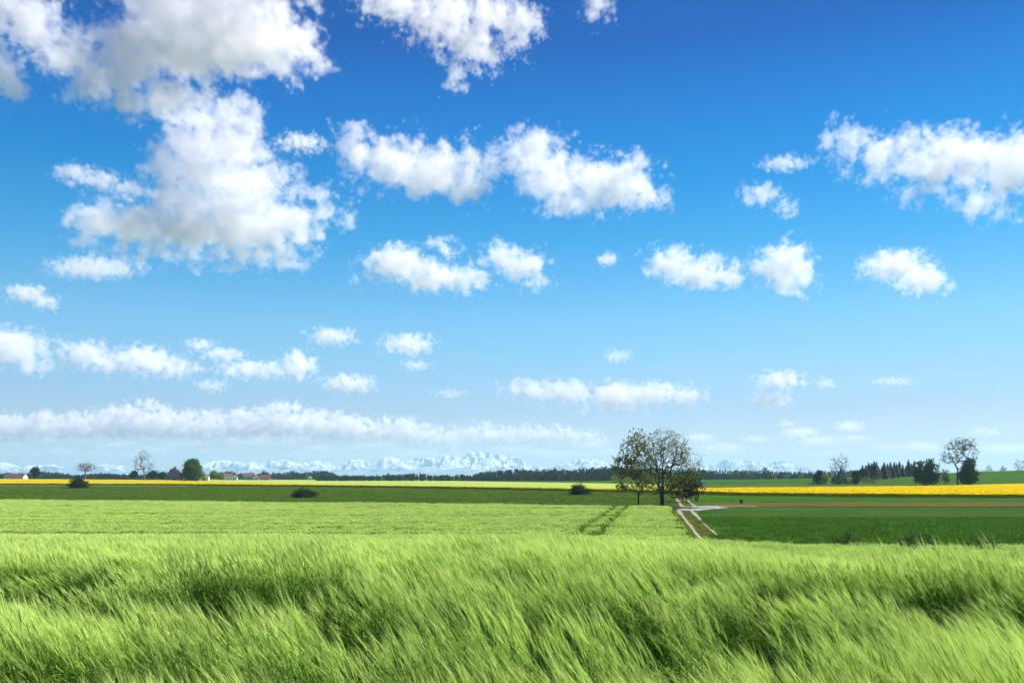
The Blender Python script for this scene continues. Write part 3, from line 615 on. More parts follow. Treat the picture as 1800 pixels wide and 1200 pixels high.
# conifers right of the bare copse: one of the kind, then copies
def conifer(label, px, d, h, w, seed, group):
    rs = np.random.RandomState(seed); b = P(px, d); e = empty('conifer', tuple(b)); tag(e, label, 'conifer', group)
    t = MB(); t.tube([(0, 0, -.2), (0, 0, h*.5), (0, 0, h)], [.22, .14, .03], 6); t.build('trunk', M['bark'], e)
    vs = []; fs = []; n = 0
    for z in np.linspace(.10, .97, 24):
        r = w*.5*(1-z)**.6*rs.uniform(.8, 1.15)+.12; k = max(6, int(20*(1-z)+6))
        for j in range(k):
            a = rs.uniform(0, 6.28); q = r*rs.uniform(.7, 1.15); dr = q*.35; c, s = math.cos(a), math.sin(a); wd = .3*q+.15
            z0 = z*h+rs.normal(0, .1)
            vs += [(0, 0, z0+.25), (c*q*.6-s*wd, s*q*.6+c*wd, z0-dr*.5), (c*q, s*q, z0-dr), (c*q*.6+s*wd, s*q*.6-c*wd, z0-dr*.5)]
            fs += [(n, n+1, n+2), (n, n+2, n+3)]; n += 4
    obj('crown', vs, fs, M['conifer'], e); return e
CG = 'conifers of the wood behind the road'
protos = [conifer('dark conifer in the wood between the hedge and the dark dense trees', 1516, 640, 11, 6.6, 80, CG), conifer('dark conifer in the wood between the hedge and the dark dense trees', 1531, 650, 12, 7.4, 81, CG)]
rc = random.Random(5)
spots = [(1522, 640, .95), (1527, 655, 1.0), (1537, 645, 1.12), (1541, 660, 1.1), (1545, 650, .95), (1554, 670, 1.0), (1560, 680, 1.02), (1565, 700, 1.1), (1570, 690, .9), (1576, 700, .98), (1581, 720, 1.05), (1587, 715, .92), (1592, 720, .85), (1597, 730, 1.05), (1602, 735, .9), (1607, 720, 1.0), (1512, 665, .8), (1550, 690, .85), (1572, 720, 1.0), (1533, 670, 1.0)]
for i, (px, d, s) in enumerate(spots):
    src = protos[i % 2]; o = src.copy(); C.collection.objects.link(o); b = P(px, d); o.location = b; s *= rc.uniform(.9, 1.1); o.scale = (s*rc.uniform(.9, 1.2), s*rc.uniform(.9, 1.2), s); o.rotation_euler = (0, 0, rc.uniform(0, 6))
    for ch in src.children:
        c = ch.copy(); C.collection.objects.link(c); c.parent = o
# far woods that read as one mass
def wood(name, label, spec, seed, leaf='forest', dens=1.0):
    """spec: rows of (px0, px1, depth, crown top row as a function of px, share of conifers)"""
    rs = np.random.RandomState(seed); V = []; Fc = []; n = 0
    for (p0, p1, d, top, con) in spec:
        wpx = 7.5*900/d
        for px in np.arange(p0, p1, wpx*.33/dens):
            px_ = px+rs.uniform(-2, 2); dd = d*rs.uniform(.985, 1.05); b = P(px_, dd); s = dd/F
            zt = (HY-top(px_)+rs.normal(0, 1.2))*s+CZ; h = max(2.5, zt-b[2]); w = h*rs.uniform(.38, .6) if h < 12 else rs.uniform(5, 8)
            if rs.rand() < con:
                k = 110; z = rs.uniform(0, 1, k)**.8; a = rs.uniform(0, 6.28, k); r = (1-z)*w*.42*rs.uniform(.5, 1, k)
                c = np.stack([np.cos(a)*r, np.sin(a)*r, z*h], 1); sz = .9
            else:
                k = 150; dv = rs.normal(0, 1, (k, 3)); dv /= np.linalg.norm(dv, axis=1)[:, None]; r = rs.uniform(.4, 1, k)[:, None]**.5
                c = dv*r*np.array([w*.55, w*.55, h*.5])+np.array([0, 0, h*.5]); sz = 1.5
            v, f = leaf_cards(rs, c+b[None], .2, 1, sz*max(1, h/10)); V.append(v); Fc.append(f+n); n += len(v)
    return tag(obj(name, np.concatenate(V), np.concatenate(Fc), M[leaf]), label, 'forest', kind='stuff')
wood('forest', 'dark forest along the horizon behind the centre of the plain', [
    (560, 1130, 960, lerp((560, 839), (640, 837), (700, 834), (740, 832), (760, 836), (830, 835), (850, 829), (900, 825), (960, 826), (1010, 826), (1040, 823), (1070, 821), (1130, 823)), .35),
    (840, 1130, 930, lerp((840, 838), (900, 832), (1000, 832), (1130, 832)), .3),
    (1060, 1240, 980, lerp((1060, 823), (1240, 827)), .6)], 91)
wood('forest', 'dark forest along the horizon right of the roadside trees', [(1225, 1445, 1050, lerp((1225, 827), (1330, 827), (1400, 830), (1445, 829)), .7), (1225, 1440, 1020, lerp((1225, 832), (1440, 833)), .3), (1440, 1520, 1000, lerp((1440, 828), (1520, 826)), .6)], 92)
wood('forest', 'blue green line of far trees behind the village at the left', [
    (380, 640, 1250, lerp((380, 834), (400, 829), (420, 832), (455, 834), (463, 827), (475, 833), (500, 831), (515, 829), (530, 832), (570, 827), (585, 832), (600, 836), (640, 837)), .15), (-120, 300, 1300, lerp((-120, 832), (0, 832), (60, 832), (75, 829), (110, 832), (125, 836), (155, 834), (200, 833), (220, 836), (300, 833)), .2), (160, 225, 1150, lerp((160, 833), (190, 833), (225, 835)), .2)], 93)
wood('forest', 'dark wood on the skyline behind the conifers', [(1500, 1625, 800, lerp((1500, 828), (1560, 827), (1625, 830)), .5)], 94)

# ------------------------------------------------------------------ houses
def house(name, label, cat, px, d, w, dep, eave, ridge, wall='white_wall', roof='red_roof', ridge_axis='x', rz=0., windows=((-.25, .55), (.25, .55)), chimney=True, door=True):
    b = P(px, d); e = empty(name, tuple(b), rz); tag(e, label, cat)
    m = MB(); m.box(-w/2, w/2, -dep/2, dep/2, -.6, eave)
    if ridge_axis == 'x':
        m.prism([(-dep/2, eave), (dep/2, eave), (0, ridge)], 0, -w/2, w/2)
    else:
        m.prism([(-w/2, eave), (w/2, eave), (0, ridge)], 1, -dep/2, dep/2)
    m.build('wall', M[wall], e)
    r = MB(); o = .45; t = .22; half = (dep if ridge_axis == 'x' else w)/2; ln = (w if ridge_axis == 'x' else dep)/2+o
    sl = (ridge-eave)/half
    for s in (-1, 1):
        pr = [(0, ridge+.04), (s*(half+o), eave-o*sl+.04), (s*(half+o), eave-o*sl+.04+t), (0, ridge+.04+t)]
        r.prism(pr, 0 if ridge_axis == 'x' else 1, -ln, ln)
    rf = r.build('roof', M[roof], e)
    if chimney:
        c = MB(); c.box(-.35, .35, -.35, .35, 0, 1.5); c.build('chimney', M['red_roof'], rf, loc=(w*.2 if ridge_axis == 'x' else 0, 0 if ridge_axis == 'x' else dep*.2, ridge-.3))
    for fx, fz in windows:
        q = MB(); q.box(-.5, .5, -.03, .03, -.65, .65); fr = MB()
        for bx in ((-.62, -.5, -.75, .75), (.5, .62, -.75, .75), (-.5, .5, .65, .75), (-.5, .5, -.75, -.65)): fr.box(bx[0], bx[1], -.06, .02, bx[2], bx[3])
        wn = fr.build('window', M['white_paint'], e, loc=(fx*w, -dep/2-.005, fz*eave)); q.build('pane', M['dark_gap'], wn)
    if door:
        q = MB(); q.box(-.55, .55, -.05, .02, 0, 2.1); q.build('door', M['wood'], e, loc=(0, -dep/2-.005, 0))
    return e
house('farmhouse', 'grey gabled farmhouse with a red tiled roof beside the dense green tree', 'house', 308, 674, 11.5, 13, 4.6, 8.6, 'grey_wall', 'red_roof', 'y', .28, ((-.2, .5), (.2, .5)))
house('cottage', 'small white house right of the dense green tree', 'house', 361, 690, 5.2, 6, 3.2, 5.2, 'white_wall', 'dull_roof', 'y', .15, ((-.2, .55),), chimney=False)
house('barn', 'long low white barn with a red roof at the far left', 'barn', 28, 1150, 24, 11, 4.6, 8.0, 'white_wall', 'red_roof', 'x', 0, ((-.3, .5), (0, .5), (.3, .5)), chimney=False, door=False)
VG = 'houses of the far village'
for px, w, ev, rd, wl, rf, ax, lab in ((402, 10, 5, 8.5, 'white_wall', 'dull_roof', 'x', 'far village house with a purplish roof right of the lime trees'), (413, 6, 4, 6.5, 'white_wall', 'dull_roof', 'y', 'little white gabled house at the left of the far village'), (437, 12, 5, 9, 'grey_wall', 'dull_roof', 'x', 'far village house with a dull brown roof among the trees'),
                                       (451, 6, 3.6, 6, 'white_wall', 'red_roof', 'y', 'little white house in the middle of the far village'), (466, 14, 3.2, 6.4, 'grey_wall', 'red_roof', 'x', 'long red roofed house at the right of the far village'), (545, 5, 3.5, 5.6, 'white_wall', 'dull_roof', 'y', 'tiny white house alone on the far field edge')):
    tag(house('village_house', lab, 'house', px, 1190, w, 8, ev, rd, wl, rf, ax, .2, ((-.25, .55), (.25, .55))), group=VG)

# ------------------------------------------------------------------ car on the road
def car(label, px, d, rz, paint):
    b = P(px, d); e = empty('parked_car', (b[0], b[1], b[2]+.12), rz); tag(e, label, 'car')
    prof = [(-2.1, .35), (-2.12, .75), (-1.95, .92), (-1.1, 1.0), (1.25, .98), (2.0, .82), (2.1, .6), (2.1, .35)]
    m = MB(); m.prism(prof, 1, -.86, .86); m.build('body', M[paint], e)
    m = MB(); n = 4
    lo = [(-1.75, .97), (1.2, .97)]; hi = [(-1.2, 1.46), (.45, 1.46)]
    v = [(-1.75, -.82, .96), (1.25, -.82, .96), (.45, -.66, 1.46), (-1.3, -.66, 1.46), (-1.75, .82, .96), (1.25, .82, .96), (.45, .66, 1.46), (-1.3, .66, 1.46)]
    m.add(v, [(0, 1, 2, 3), (5, 4, 7, 6), (1, 5, 6, 2), (4, 0, 3, 7), (3, 2, 6, 7)]); m.build('cabin_glass', M['dark_gap'], e)
    m = MB(); m.box(-1.28, .43, -.64, .64, 1.464, 1.52); m.build('roof', M[paint], e)
    for x in (-1.3, 1.32):
        for y in (-.84, .84):
            w = MB(); w.tube([(0, -.1, 0), (0, -.1, 0), (0, .1, 0), (0, .1, 0)], [.02, .32, .32, .02], 16); t = w.build('wheel', M['tyre'], e, loc=(x, y, .32))
            r = MB(); r.tube([(0, -.112, 0), (0, -.112, 0), (0, .112, 0), (0, .112, 0)], [.01, .19, .19, .01], 12); r.build('rim', M['white_paint'], t)
    for y in (-.6, .6):
        h = MB(); h.box(-.03, .03, -.16, .16, -.07, .07); h.build('headlight', M['white_paint'], e, loc=(2.09, y, .68))
        h = MB(); h.box(-.03, .03, -.14, .14, -.08, .08); h.build('tail_light', M['lamp'], e, loc=(-2.11, y, .72))
    return e
car('white car standing on the road behind the thicket', 1237, 481, .12, 'white_paint')
# ------------------------------------------------------------------ nest box, posts
b = P(1160, 149.3)
e = empty('nest_box', (b[0]+.0, b[1]-.15, b[2]+2.75), .1); tag(e, 'teal box hanging on the trunk of the big many limbed tree', 'nest box')
m = MB(); m.box(-.30, .30, -.25, .25, 0, .62); m.build('box', M['teal'], e)
m = MB(); m.prism([(-.31, .60), (.29, .66), (.29, .70), (-.31, .64)], 0, -.36, .36); m.build('lid', M['teal'], e)
m = MB(); m.tube([(0, -.252, .4), (0, -.256, .4), (0, -.258, .4)], [.06, .06, .001], 12); m.build('entrance_hole', M['dark_gap'], e)
b = P(1303, 178)
e = empty('marker_block', tuple(b)); tag(e, 'squat dark wooden block post at the edge of the brown strip', 'post')
m = MB(); m.box(-.24, .24, -.22, .22, -.1, .62); m.build('post', M['wood'], e)
m = MB(); m.box(-.34, .34, -.3, .3, .62, .74); m.build('cap', M['wood'], e)
def post(name, label, px, d, h, r, material, group=None, lean=0., cap=False):
    b = P(px, d); e = empty(name, tuple(b)); tag(e, label, 'post', group)
    m = MB(); m.tube([(0, 0, -.2), (lean*.4, 0, h*.5), (lean, 0, h-.04), (lean, 0, h)], [r, r, r*.95, r*.3], 7); m.build('post', M[material], e)
    if cap:
        m = MB(); m.tube([(0, 0, h*.72), (0, 0, h*.86)], [r*1.06, r*1.06], 7); m.build('band', M['tyre'], e)
    return e
post('wooden_stake', 'thin leaning stake left of the squat block post', 1284, 180, .75, .045, 'wood', lean=.2)
post('wooden_stake', 'thin leaning stake in the meadow left of the slender tree', 1095, 165, .95, .05, 'wood', lean=.18)
for px, lab in ((1511, 'white marker post by the road under the pointed bush'), (1527, 'white marker post by the road under the pale scrubby bush')):
    post('marker_post', lab, px, 476, 1.25, .16, 'white_paint', 'white posts beside the road', cap=True)
FG = 'fence posts along the edge of the rapeseed'
src = post('fence_post', 'thin wooden post in the row along the near edge of the rapeseed', 243, 500, 1.25, .12, 'wood', FG)
for px in (325, 405, 462, 518, 573, 634, 695, 757, 818, 884, 950):
    o = src.copy(); C.collection.objects.link(o); q = d_rlow(px)-4; o.location = P(px, q); f = .8+.4*(q/500); o.scale = (f, f, 1)
    for ch in src.children:
        c = ch.copy(); C.collection.objects.link(c); c.parent = o

# ------------------------------------------------------------------ barley: every stalk with leaves, ear and awns
def wall_trough(x, y, px, d, lx, width, depth):
    x0 = (px-900)/F*d; v = (d-y)/(width*1.5)
    prof = sstep(0, .12, v)*(1-sstep(.45, 1.0, v))
    return (depth*np.exp(-((x-x0)/(lx*1.25))**4)*prof-.16*depth*np.exp(-((x-x0)/(lx*1.25))**4)*np.exp(-((y-d-.35)/.45)**2))
TR = [(100, 8.9, 2.1, 1.5, .45), (520, 10.0, 1.9, 1.6, .45), (770, 7.6, 1.7, 1.5, .46), (1010, 9.9, .6, 1.4, .45), (1215, 7.6, 1.1, 1.4, .45), (1795, 8.3, .7, 1.3, .60), (1480, 9.2, 1.2, 1.1, .42), (200, 5.5, 1.2, .8, .40), (1090, 5.2, .6, .7, .40), (60, 11.8, 1.6, 1.3, .3), (1620, 12.5, 2.5, 1.6, .25), (1560, 6.2, .8, .8, .36), (640, 5.3, .5, .6, .36), (930, 6.7, .8, .9, .42), (1330, 5.6, .5, .6, .36)]
def canopy_scale(x, y):
    h = CAN*(1+.15*noise2(x*.45, y*.7, 31, 3))+.12*np.maximum(0, noise2(x*.35+3, y*.6, 33, 2))
    h = h+.15*np.exp(-((x-5.1)/.5)**4-((y-9.2)/.8)**4)
    ph = (y+.20*x+1.5*noise2(x*.22, y*.16, 36, 2))/2.6; fr = ph-np.floor(ph)      # wind waves: a slow fall, then a steep face
    h = h-.42*np.clip(.45+1.3*noise2(x*.26, y*.3, 37, 2), 0, 1)*sstep(.3, .8, fr)*(1-sstep(.88, 1, fr))
    for t in TR: h = h-2.0*wall_trough(x+.25*noise2(y*.9, x*.5, 35, 2), y+.35*noise2(x*.9, y*.3, 34, 2), *t)
    return np.clip(h/CAN, .27, 1.5)
def stalk_patch(seed, size, n, stem_w, awns, awn_w, awn_l, ear_w, leaves=2, seg=5, lean=.12, spread=.28):
    rs = np.random.RandomState(seed); V = []; T = []; Q = []; A = []; nv = 0
    def ribbon(pts, wid, side, tip):
        nonlocal nv
        k = len(pts)
        for p, w, t in zip(pts, wid, tip): V.append(p-side*w*.5); V.append(p+side*w*.5); A.extend((t, t))
        for i in range(k-1): Q.append((nv+2*i, nv+2*i+1, nv+2*i+3, nv+2*i+2))
        nv += 2*k
    for _ in range(n):
        b = np.array([rs.uniform(-.5, .5)*size, rs.uniform(-.5, .5)*size, 0.]); H = CAN*(rs.uniform(.72, 1.0) if rs.rand() < .9 else rs.uniform(.55, 1.1))-.06
        az = math.pi+rs.normal(0, .38); ln = lean*H*rs.uniform(.55, 1.35); dr = np.array([math.cos(az), math.sin(az), 0])
        t = np.linspace(0, 1, seg+1)[:, None]; p = b+np.array([0, 0, 1])*H*t*(1-.05*t)+dr*ln*t**2.2
        fa = rs.uniform(0, math.pi); side = np.array([math.cos(fa), math.sin(fa), 0])
        ribbon(p, np.linspace(stem_w, stem_w*.7, seg+1), side, .30*t[:, 0]**2)
        for _l in range(leaves):                      # long arching blades
            k = rs.uniform(.25, .85); o = b+np.array([0, 0, H*k])+dr*ln*k**2.2; la = math.pi+rs.normal(0, 1.1); ll = rs.uniform(.16, .30)
            ld = np.array([math.cos(la), math.sin(la), 0]); s = np.linspace(0, 1, 5)[:, None]
            lp = o+ld*ll*.75*s+np.array([0, 0, 1])*ll*(.95*s-.75*s**2); ls = np.array([-ld[1], ld[0], 0])
            ribbon(lp, stem_w*2.3*np.array([.7, 1, .95, .6, .05]), ls, .18*k+.10*s[:, 0])
        d = p[-1]-p[-2]; d = d/np.linalg.norm(d); nod = rs.uniform(.08, .5); d = d+dr*nod; d /= np.linalg.norm(d)
        el = rs.uniform(.06, .09); e0 = p[-1]; e1 = e0+d*el; fx = np.cross(d, rs.normal(0, 1, 3)); fx /= np.linalg.norm(fx)
        for sd in (fx, np.cross(d, fx)): ribbon(np.array([e0, e0+d*el*.4, e1]), [ear_w*.6, ear_w, ear_w*.5], sd, [.55, .62, .75])
        for _a in range(awns):                        # the bristles
            k = rs.uniform(0, 1); o = e0+d*el*k; ad = d+rs.normal(0, .10, 3)*spread/.28+dr*.05; ad /= np.linalg.norm(ad)
            L_ = awn_l*rs.uniform(.7, 1.15); sd = np.cross(ad, rs.normal(0, 1, 3)); sd /= np.linalg.norm(sd)
            V.extend((o-sd*awn_w*.5, o+sd*awn_w*.5, o+ad*L_+np.array([0, 0, -.012])+dr*.015)); A.extend((.82, .82, 1.0)); T.append((nv, nv+1, nv+2)); nv += 3
    return np.array(V), [np.array(T), np.array(Q)], A
def patch_coll(name, nv_, seed, **kw):
    c = bpy.data.collections.new(name)
    for i in range(nv_):
        v, f, a = stalk_patch(seed+i, **kw)
        c.objects.link(bpy.data.objects.new('barley_patch', make_mesh('barley_patch', v, f, M['barley'], attr={'tip': a})))
    return c
def instancer(name, label, coll, nvar, pos, rot, scl, seed):
    """one object of plants nobody could count, set on points"""
    rs = np.random.RandomState(seed); n = len(pos)
    me = bpy.data.meshes.new(name); me.vertices.add(n); me.vertices.foreach_set('co', np.asarray(pos, np.float32).ravel())
    a = me.attributes.new('rot', 'FLOAT_VECTOR', 'POINT'); a.data.foreach_set('vector', np.asarray(rot, np.float32).ravel())
    a = me.attributes.new('scl', 'FLOAT_VECTOR', 'POINT'); a.data.foreach_set('vector', np.asarray(scl, np.float32).ravel())
    a = me.attributes.new('kind_index', 'INT', 'POINT'); a.data.foreach_set('value', rs.randint(0, nvar, n).astype(np.int32))
    me.materials.append(M['barley'])
    ng = bpy.data.node_groups.new(name, 'GeometryNodeTree')
    ng.interface.new_socket('Geometry', in_out='INPUT', socket_type='NodeSocketGeometry'); ng.interface.new_socket('Geometry', in_out='OUTPUT', socket_type='NodeSocketGeometry')
    N = ng.nodes; lk = ng.links.new; gi = N.new('NodeGroupInput'); go = N.new('NodeGroupOutput'); ip = N.new('GeometryNodeInstanceOnPoints')
    ci = N.new('GeometryNodeCollectionInfo'); ci.inputs['Collection'].default_value = coll; ci.inputs['Separate Children'].default_value = True; ci.inputs['Reset Children'].default_value = True
    def at(k, ty):
        q = N.new('GeometryNodeInputNamedAttribute'); q.data_type = ty; q.inputs['Name'].default_value = k; return q.outputs['Attribute']
    lk(gi.outputs[0], ip.inputs['Points']); lk(ci.outputs[0], ip.inputs['Instance']); ip.inputs['Pick Instance'].default_value = True
    lk(at('kind_index', 'INT'), ip.inputs['Instance Index']); lk(at('rot', 'FLOAT_VECTOR'), ip.inputs['Rotation']); lk(at('scl', 'FLOAT_VECTOR'), ip.inputs['Scale'])
    lk(ip.outputs[0], go.inputs[0])
    o = link(bpy.data.objects.new(name, me)); o.modifiers.new('plants', 'NODES').node_group = ng
    return tag(o, label, 'barley', kind='stuff')
def scatter(y0, y1, cell, seed, margin=1.5, keep=None, width=.60):
    rs = np.random.RandomState(seed); out = []
    y = y0
    while y < y1:
        hw = width*y+margin; xs = np.arange(-hw, hw, cell); out.append(np.stack([xs+rs.uniform(-.4, .4, len(xs))*cell, y+rs.uniform(-.4, .4, len(xs))*cell], 1)); y += cell
    p = np.concatenate(out)
    return p if keep is None else p[keep(p[:, 0], p[:, 1])]
def plant(name, label, coll, nvar, p, seed, zmul=1.0, tilt=.09):
    rs = np.random.RandomState(seed); x, y = p[:, 0], p[:, 1]; n = len(p); s = canopy_scale(x, y)*zmul
    ok = (s > .56*zmul) | (rs.rand(n) < .10); x, y, s, p = x[ok], y[ok], s[ok], p[ok]; n = len(x)
    wind = noise2(x*.5, y*.8, 41, 3); rot = np.stack([rs.normal(0, .05, n), -.02-tilt*wind+rs.normal(0, .05, n), rs.normal(0, .22, n)], 1)
    scl = np.stack([np.ones(n)*rs.uniform(.9, 1.1, n), np.ones(n), s*rs.uniform(.93, 1.07, n)], 1)
    pos = np.stack([x, y, ground(x, y)-.02], 1)
    return instancer(name, label, coll, nvar, pos, rot, scl, seed)
c0 = patch_coll('barley_near', 6, 100, size=.40, n=46, stem_w=.0042, awns=9, awn_w=.0020, awn_l=.18, ear_w=.014)
plant('barley', 'green bearded barley in the foreground bending in the wind', c0, 6, scatter(2.7, 9.5, .30, 1), 11)
c1 = patch_coll('barley_middle', 5, 200, size=.75, n=85, stem_w=.007, awns=6, awn_w=.0038, awn_l=.19, ear_w=.018, leaves=2, seg=4)
plant('barley', 'green bearded barley on the crest of the foreground rise', c1, 5, scatter(9.5, 24, .55, 2), 12)
c2 = patch_coll('barley_far', 4, 300, size=1.6, n=130, stem_w=.018, awns=4, awn_w=.013, awn_l=.17, ear_w=.035, leaves=1, seg=3)
plant('barley', 'barley on the slope falling away behind the crest', c2, 4, scatter(24, 62, 1.15, 3), 13, tilt=.05)
# the field beyond the dip: canopy with wheel tracks, and sparse plants standing out of it
def lines(x, y):
    g = 0
    for xa, xb in ((4.8, 15.9), (6.6, 17.6)):
        xc = xa+(xb-xa)*(y-72)/(140-72); g = g+np.exp(-((x-xc)/.34)**2)
    return np.clip(g, 0, 1)*sstep(50, 70, y)
def barley_edge(PX, D):
    e = np.interp(D, [40, 75, 86, 92, 100, 108, 115, 125, 143, 200], [1240, 1215, 1200, 1199, 1192, 1191, 1187, 1185, 1179, 1179])
    return PX+(e-1190)*sstep(700, 1190, PX)
def mid_disp(X, D, PX):
    return .13*noise2(X*.03, D*.42, 51, 3)+.06*noise2(X*.08, D*1.3, 52, 2)+.04*noise2(X*1.5, D*1.5, 53, 2)-.62*lines(X, D)
strip('barley_field', M['barley_mass'], np.linspace(-250, 1190, 560), lambda p: 27., d_mtop, CAN*.78, 'light green barley field beyond the dip', kind='stuff', nd=420, disp=mid_disp, warp=barley_edge, cat='barley')
c3 = patch_coll('barley_distant', 4, 400, size=1.05, n=66, stem_w=.03, awns=3, awn_w=.026, awn_l=.18, ear_w=.06, leaves=1, seg=3, lean=.25)
def inside(x, y):
    px = 900+F*x/y; mx = np.interp(px, [-250, 0, 600, 1000, 1190], [190, 178, 160, 147, 142]); e = np.interp(y, [40, 75, 86, 92, 100, 108, 115, 125, 143, 200], [1240, 1215, 1200, 1199, 1192, 1191, 1187, 1185, 1179, 1179])
    return (y < mx-1.0) & (px < e-5) & (px > -200) & (lines(x, y) < .03)
pm = scatter(58, 176, .80, 4, keep=inside)
rs_ = np.random.RandomState(9); xm, ym = pm.T
zz = ground(xm, ym)+mid_disp(xm, ym, None)*1.0
instancer('barley', 'light barley plants of the field beyond the dip', c3, 4, np.stack([xm, ym, zz-.02], 1), np.stack([xm*0, xm*0-.05, rs_.normal(0, .2, len(xm))], 1),
          np.stack([xm*0+1, xm*0+1, rs_.uniform(.92, 1.04, len(xm))], 1), 14)

# grass at the track, the field edges and round the bushes; rape plants along the edge of the rapeseed
def tuft(seed, n, h, w, r):
    rs = np.random.RandomState(seed); V = []; T = []; A = []; k = 0
    for _ in range(n):
        b = np.array([rs.normal(0, r), rs.normal(0, r), 0]); a = rs.uniform(0, 6.28); d = np.array([math.cos(a), math.sin(a), 0]); hh = h*rs.uniform(.5, 1.2); s = np.array([-d[1], d[0], 0])
        m = b+np.array([0, 0, hh*.6])+d*hh*.15; e = b+np.array([0, 0, hh])+d*hh*.45
        V += [b-s*w*.5, b+s*w*.5, m+s*w*.4, m-s*w*.4, e]; A += [0, 0, .5, .5, 1]; T += [(k, k+1, k+2), (k, k+2, k+3), (k+3, k+2, k+4)]; k += 5
    return np.array(V), np.array(T), A
gc = bpy.data.collections.new('grass_tufts')
for i in range(4):
    v, f, a = tuft(500+i, 22, .13, .02, .14); gc.objects.link(bpy.data.objects.new('grass_tuft', make_mesh('grass_tuft', v, f, M['grass'], attr={'tip': a})))
cc = bpy.data.collections.new('crop_tufts'); rc_ = bpy.data.collections.new('rape_tufts')
M['crop_leaf'] = mat('crop_leaf', (.04, .13, .010), (.08, .19, .018), 2., .7, 0, .3, rnd=.25, tipcol=(.10, .22, .03))
M['rape_flower'] = mat('rape_flower', (.42, .315, .002), (.50, .39, .004), 1., .9, 0, .35)
for i in range(4):
    v, f, a = tuft(600+i, 40, .30, .05, .30); cc.objects.link(bpy.data.objects.new('crop_tuft', make_mesh('crop_tuft', v, f, M['crop_leaf'], attr={'tip': a})))
    r2 = np.random.RandomState(700+i); q = np.stack([r2.normal(0, .28, 60), r2.normal(0, .28, 60), r2.uniform(-.25, .22, 60)], 1)
    v, f = leaf_cards(r2, q, .02, 1, .16); rc_.objects.link(bpy.data.objects.new('rape_tuft', make_mesh('rape_tuft', v, f, M['rape_flower'])))
p_ = scatter(50, 150.5, .72, 21, keep=lambda x, y: (x > np.interp(y, [48, 86, 96, 110, 120, 130, 137, 142, 147, 151], [11.8, 19.3, 20.8, 23., 24.7, 26.5, 28., 29.5, 32.6, 38.5])) & (900+F*x/y < 1900))
row = (p_[:, 0]+.42*p_[:, 1]-57.)/2.4; gap = np.abs(row)[:, None]; keep_ = (np.abs(p_[:, 0]+.42*(p_[:, 1]-90)-17) > .5) & (np.abs(p_[:, 0]+.42*(p_[:, 1]-90)-19.4) > .5)
p_ = p_[keep_]; n_ = len(p_); r2 = np.random.RandomState(5); s_ = r2.uniform(.7, 1.25, n_)*(1+.45*noise2(p_[:, 0]*.10, p_[:, 1]*.30, 61, 3))*np.where(p_[:, 1] > 113.5, .42, 1)
instancer('dark_crop', 'deep green young crop plants of the right hand field', cc, 4, np.stack([p_[:, 0], p_[:, 1], ground(p_[:, 0], p_[:, 1])+.05], 1), np.stack([s_*0, s_*0, r2.uniform(0, 6, n_)], 1), np.stack([s_, s_, s_], 1), 31)
n_ = 3500; pp = r2.uniform(-120, 1880, n_); u_ = r2.uniform(0, 1, n_)**2; lo_ = np.array([d_rlow(p) for p in pp]); hi_ = np.array([d_rup(p) for p in pp]); dd = lo_+(hi_-lo_)*u_-.2
xx = (pp-900)/F*dd; s_ = r2.uniform(.5, 1.1, n_); zz_ = ground(xx, dd)+np.where(u_ < .004, r2.uniform(.3, .95, n_), .90+.08*noise2(xx*.4, dd*.4, 62))
instancer('rapeseed', 'yellow flower heads standing out of the rapeseed', rc_, 4, np.stack([xx, dd, zz_], 1), np.stack([s_*0, s_*0, r2.uniform(0, 6, n_)], 1), np.stack([s_, s_, s_*.8], 1), 32)
rs_ = np.random.RandomState(77); gp = []
for pts, wd, cnt, gap in (([(1263, 958), (1238, 935), (1218, 912), (1205, 899)], 2.9, 500, 1), ([(1208, 888), (1201, 880), (1192, 870.5)], 3.6, 300, 1)):
    q = np.array([unproj(*p) for p in pts]); t = rs_.uniform(0, len(q)-1.001, cnt); k = t.astype(int); f = (t-k)[:, None]; c = q[k]*(1-f)+q[k+1]*f
    off = rs_.uniform(-.5, .5, cnt)*wd; ok = np.abs(np.abs(off)-.95) > .34; c[:, 0] += off; gp.append(c[ok])
n_track = sum(len(q) for q in gp)
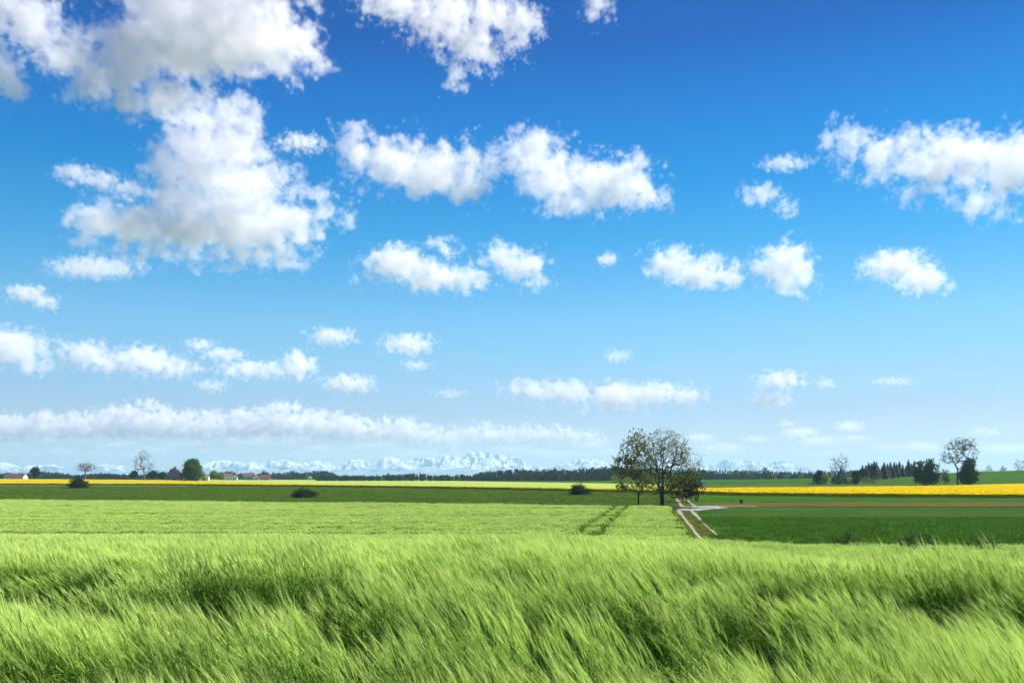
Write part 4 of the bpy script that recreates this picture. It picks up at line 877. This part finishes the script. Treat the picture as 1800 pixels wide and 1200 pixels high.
for px, d, w, n_g in ((138, 391, 10, 150), (535, 222, 6.5, 120), (1020, 254, 7, 120), (1165, 150, 4, 160), (1122, 153, 2.5, 70), (1610, 62, 4, 120), (1482, 64, 3, 100)):
    b = P(px, d); gp.append(np.stack([b[0]+rs_.normal(0, w*.4, n_g), b[1]+rs_.normal(0, w*.3, n_g)], 1))
for lo, hi, fn, n_g in ((-100, 1184, lambda p: d_mtop(p)+rs_.uniform(-.3, 2.2), 1500), (1340, 1850, lambda p: 151.5+rs_.normal(0, .8), 500), (-100, 1850, lambda p: d_rlow(p)-rs_.uniform(.2, 3), 900)):
    pp = rs_.uniform(lo, hi, n_g); dd = np.array([fn(p) for p in pp]); gp.append(np.stack([(pp-900)/F*dd, dd], 1))
pp = rs_.uniform(-150, 1184, 5000); u_ = rs_.uniform(0, 1, 5000)**1.5; lo_ = np.array([d_mtop(p)+2 for p in pp]); hi_ = np.array([d_rlow(p)-3 for p in pp]); dd = lo_+(hi_-lo_)*u_; gp.append(np.stack([(pp-900)/F*dd, dd], 1))
gp = np.concatenate(gp); n_g = len(gp); sc = np.concatenate([rs_.uniform(.6, 1.3, n_track), rs_.uniform(1.5, 4.0, n_g-n_track)])
instancer('grass', 'wild grass along the track, the field edges and under the bushes', gc, 4, np.stack([gp[:, 0], gp[:, 1], ground(gp[:, 0], gp[:, 1])], 1), np.stack([gp[:, 0]*0, gp[:, 0]*0, rs_.uniform(0, 6, n_g)], 1), np.stack([sc, sc, sc], 1), 15)

# ------------------------------------------------------------------ the air: one closed box round the whole scene
hm = bpy.data.materials.new('haze_air'); hm.use_nodes = True; n_ = hm.node_tree; n_.nodes.clear()
mo_ = n_.nodes.new('ShaderNodeOutputMaterial'); pv_ = n_.nodes.new('ShaderNodeVolumePrincipled')
pv_.inputs['Color'].default_value = (.46, .78, 1, 1); pv_.inputs['Density'].default_value = 7.5e-5; pv_.inputs['Anisotropy'].default_value = .15
n_.links.new(pv_.outputs[0], mo_.inputs['Volume'])
hz = MB(); hz.box(-21000, 21000, -100, 15800, -60, 350)
tag(hz.build('haze', hm), 'pale blue air over the plain', kind='stuff')
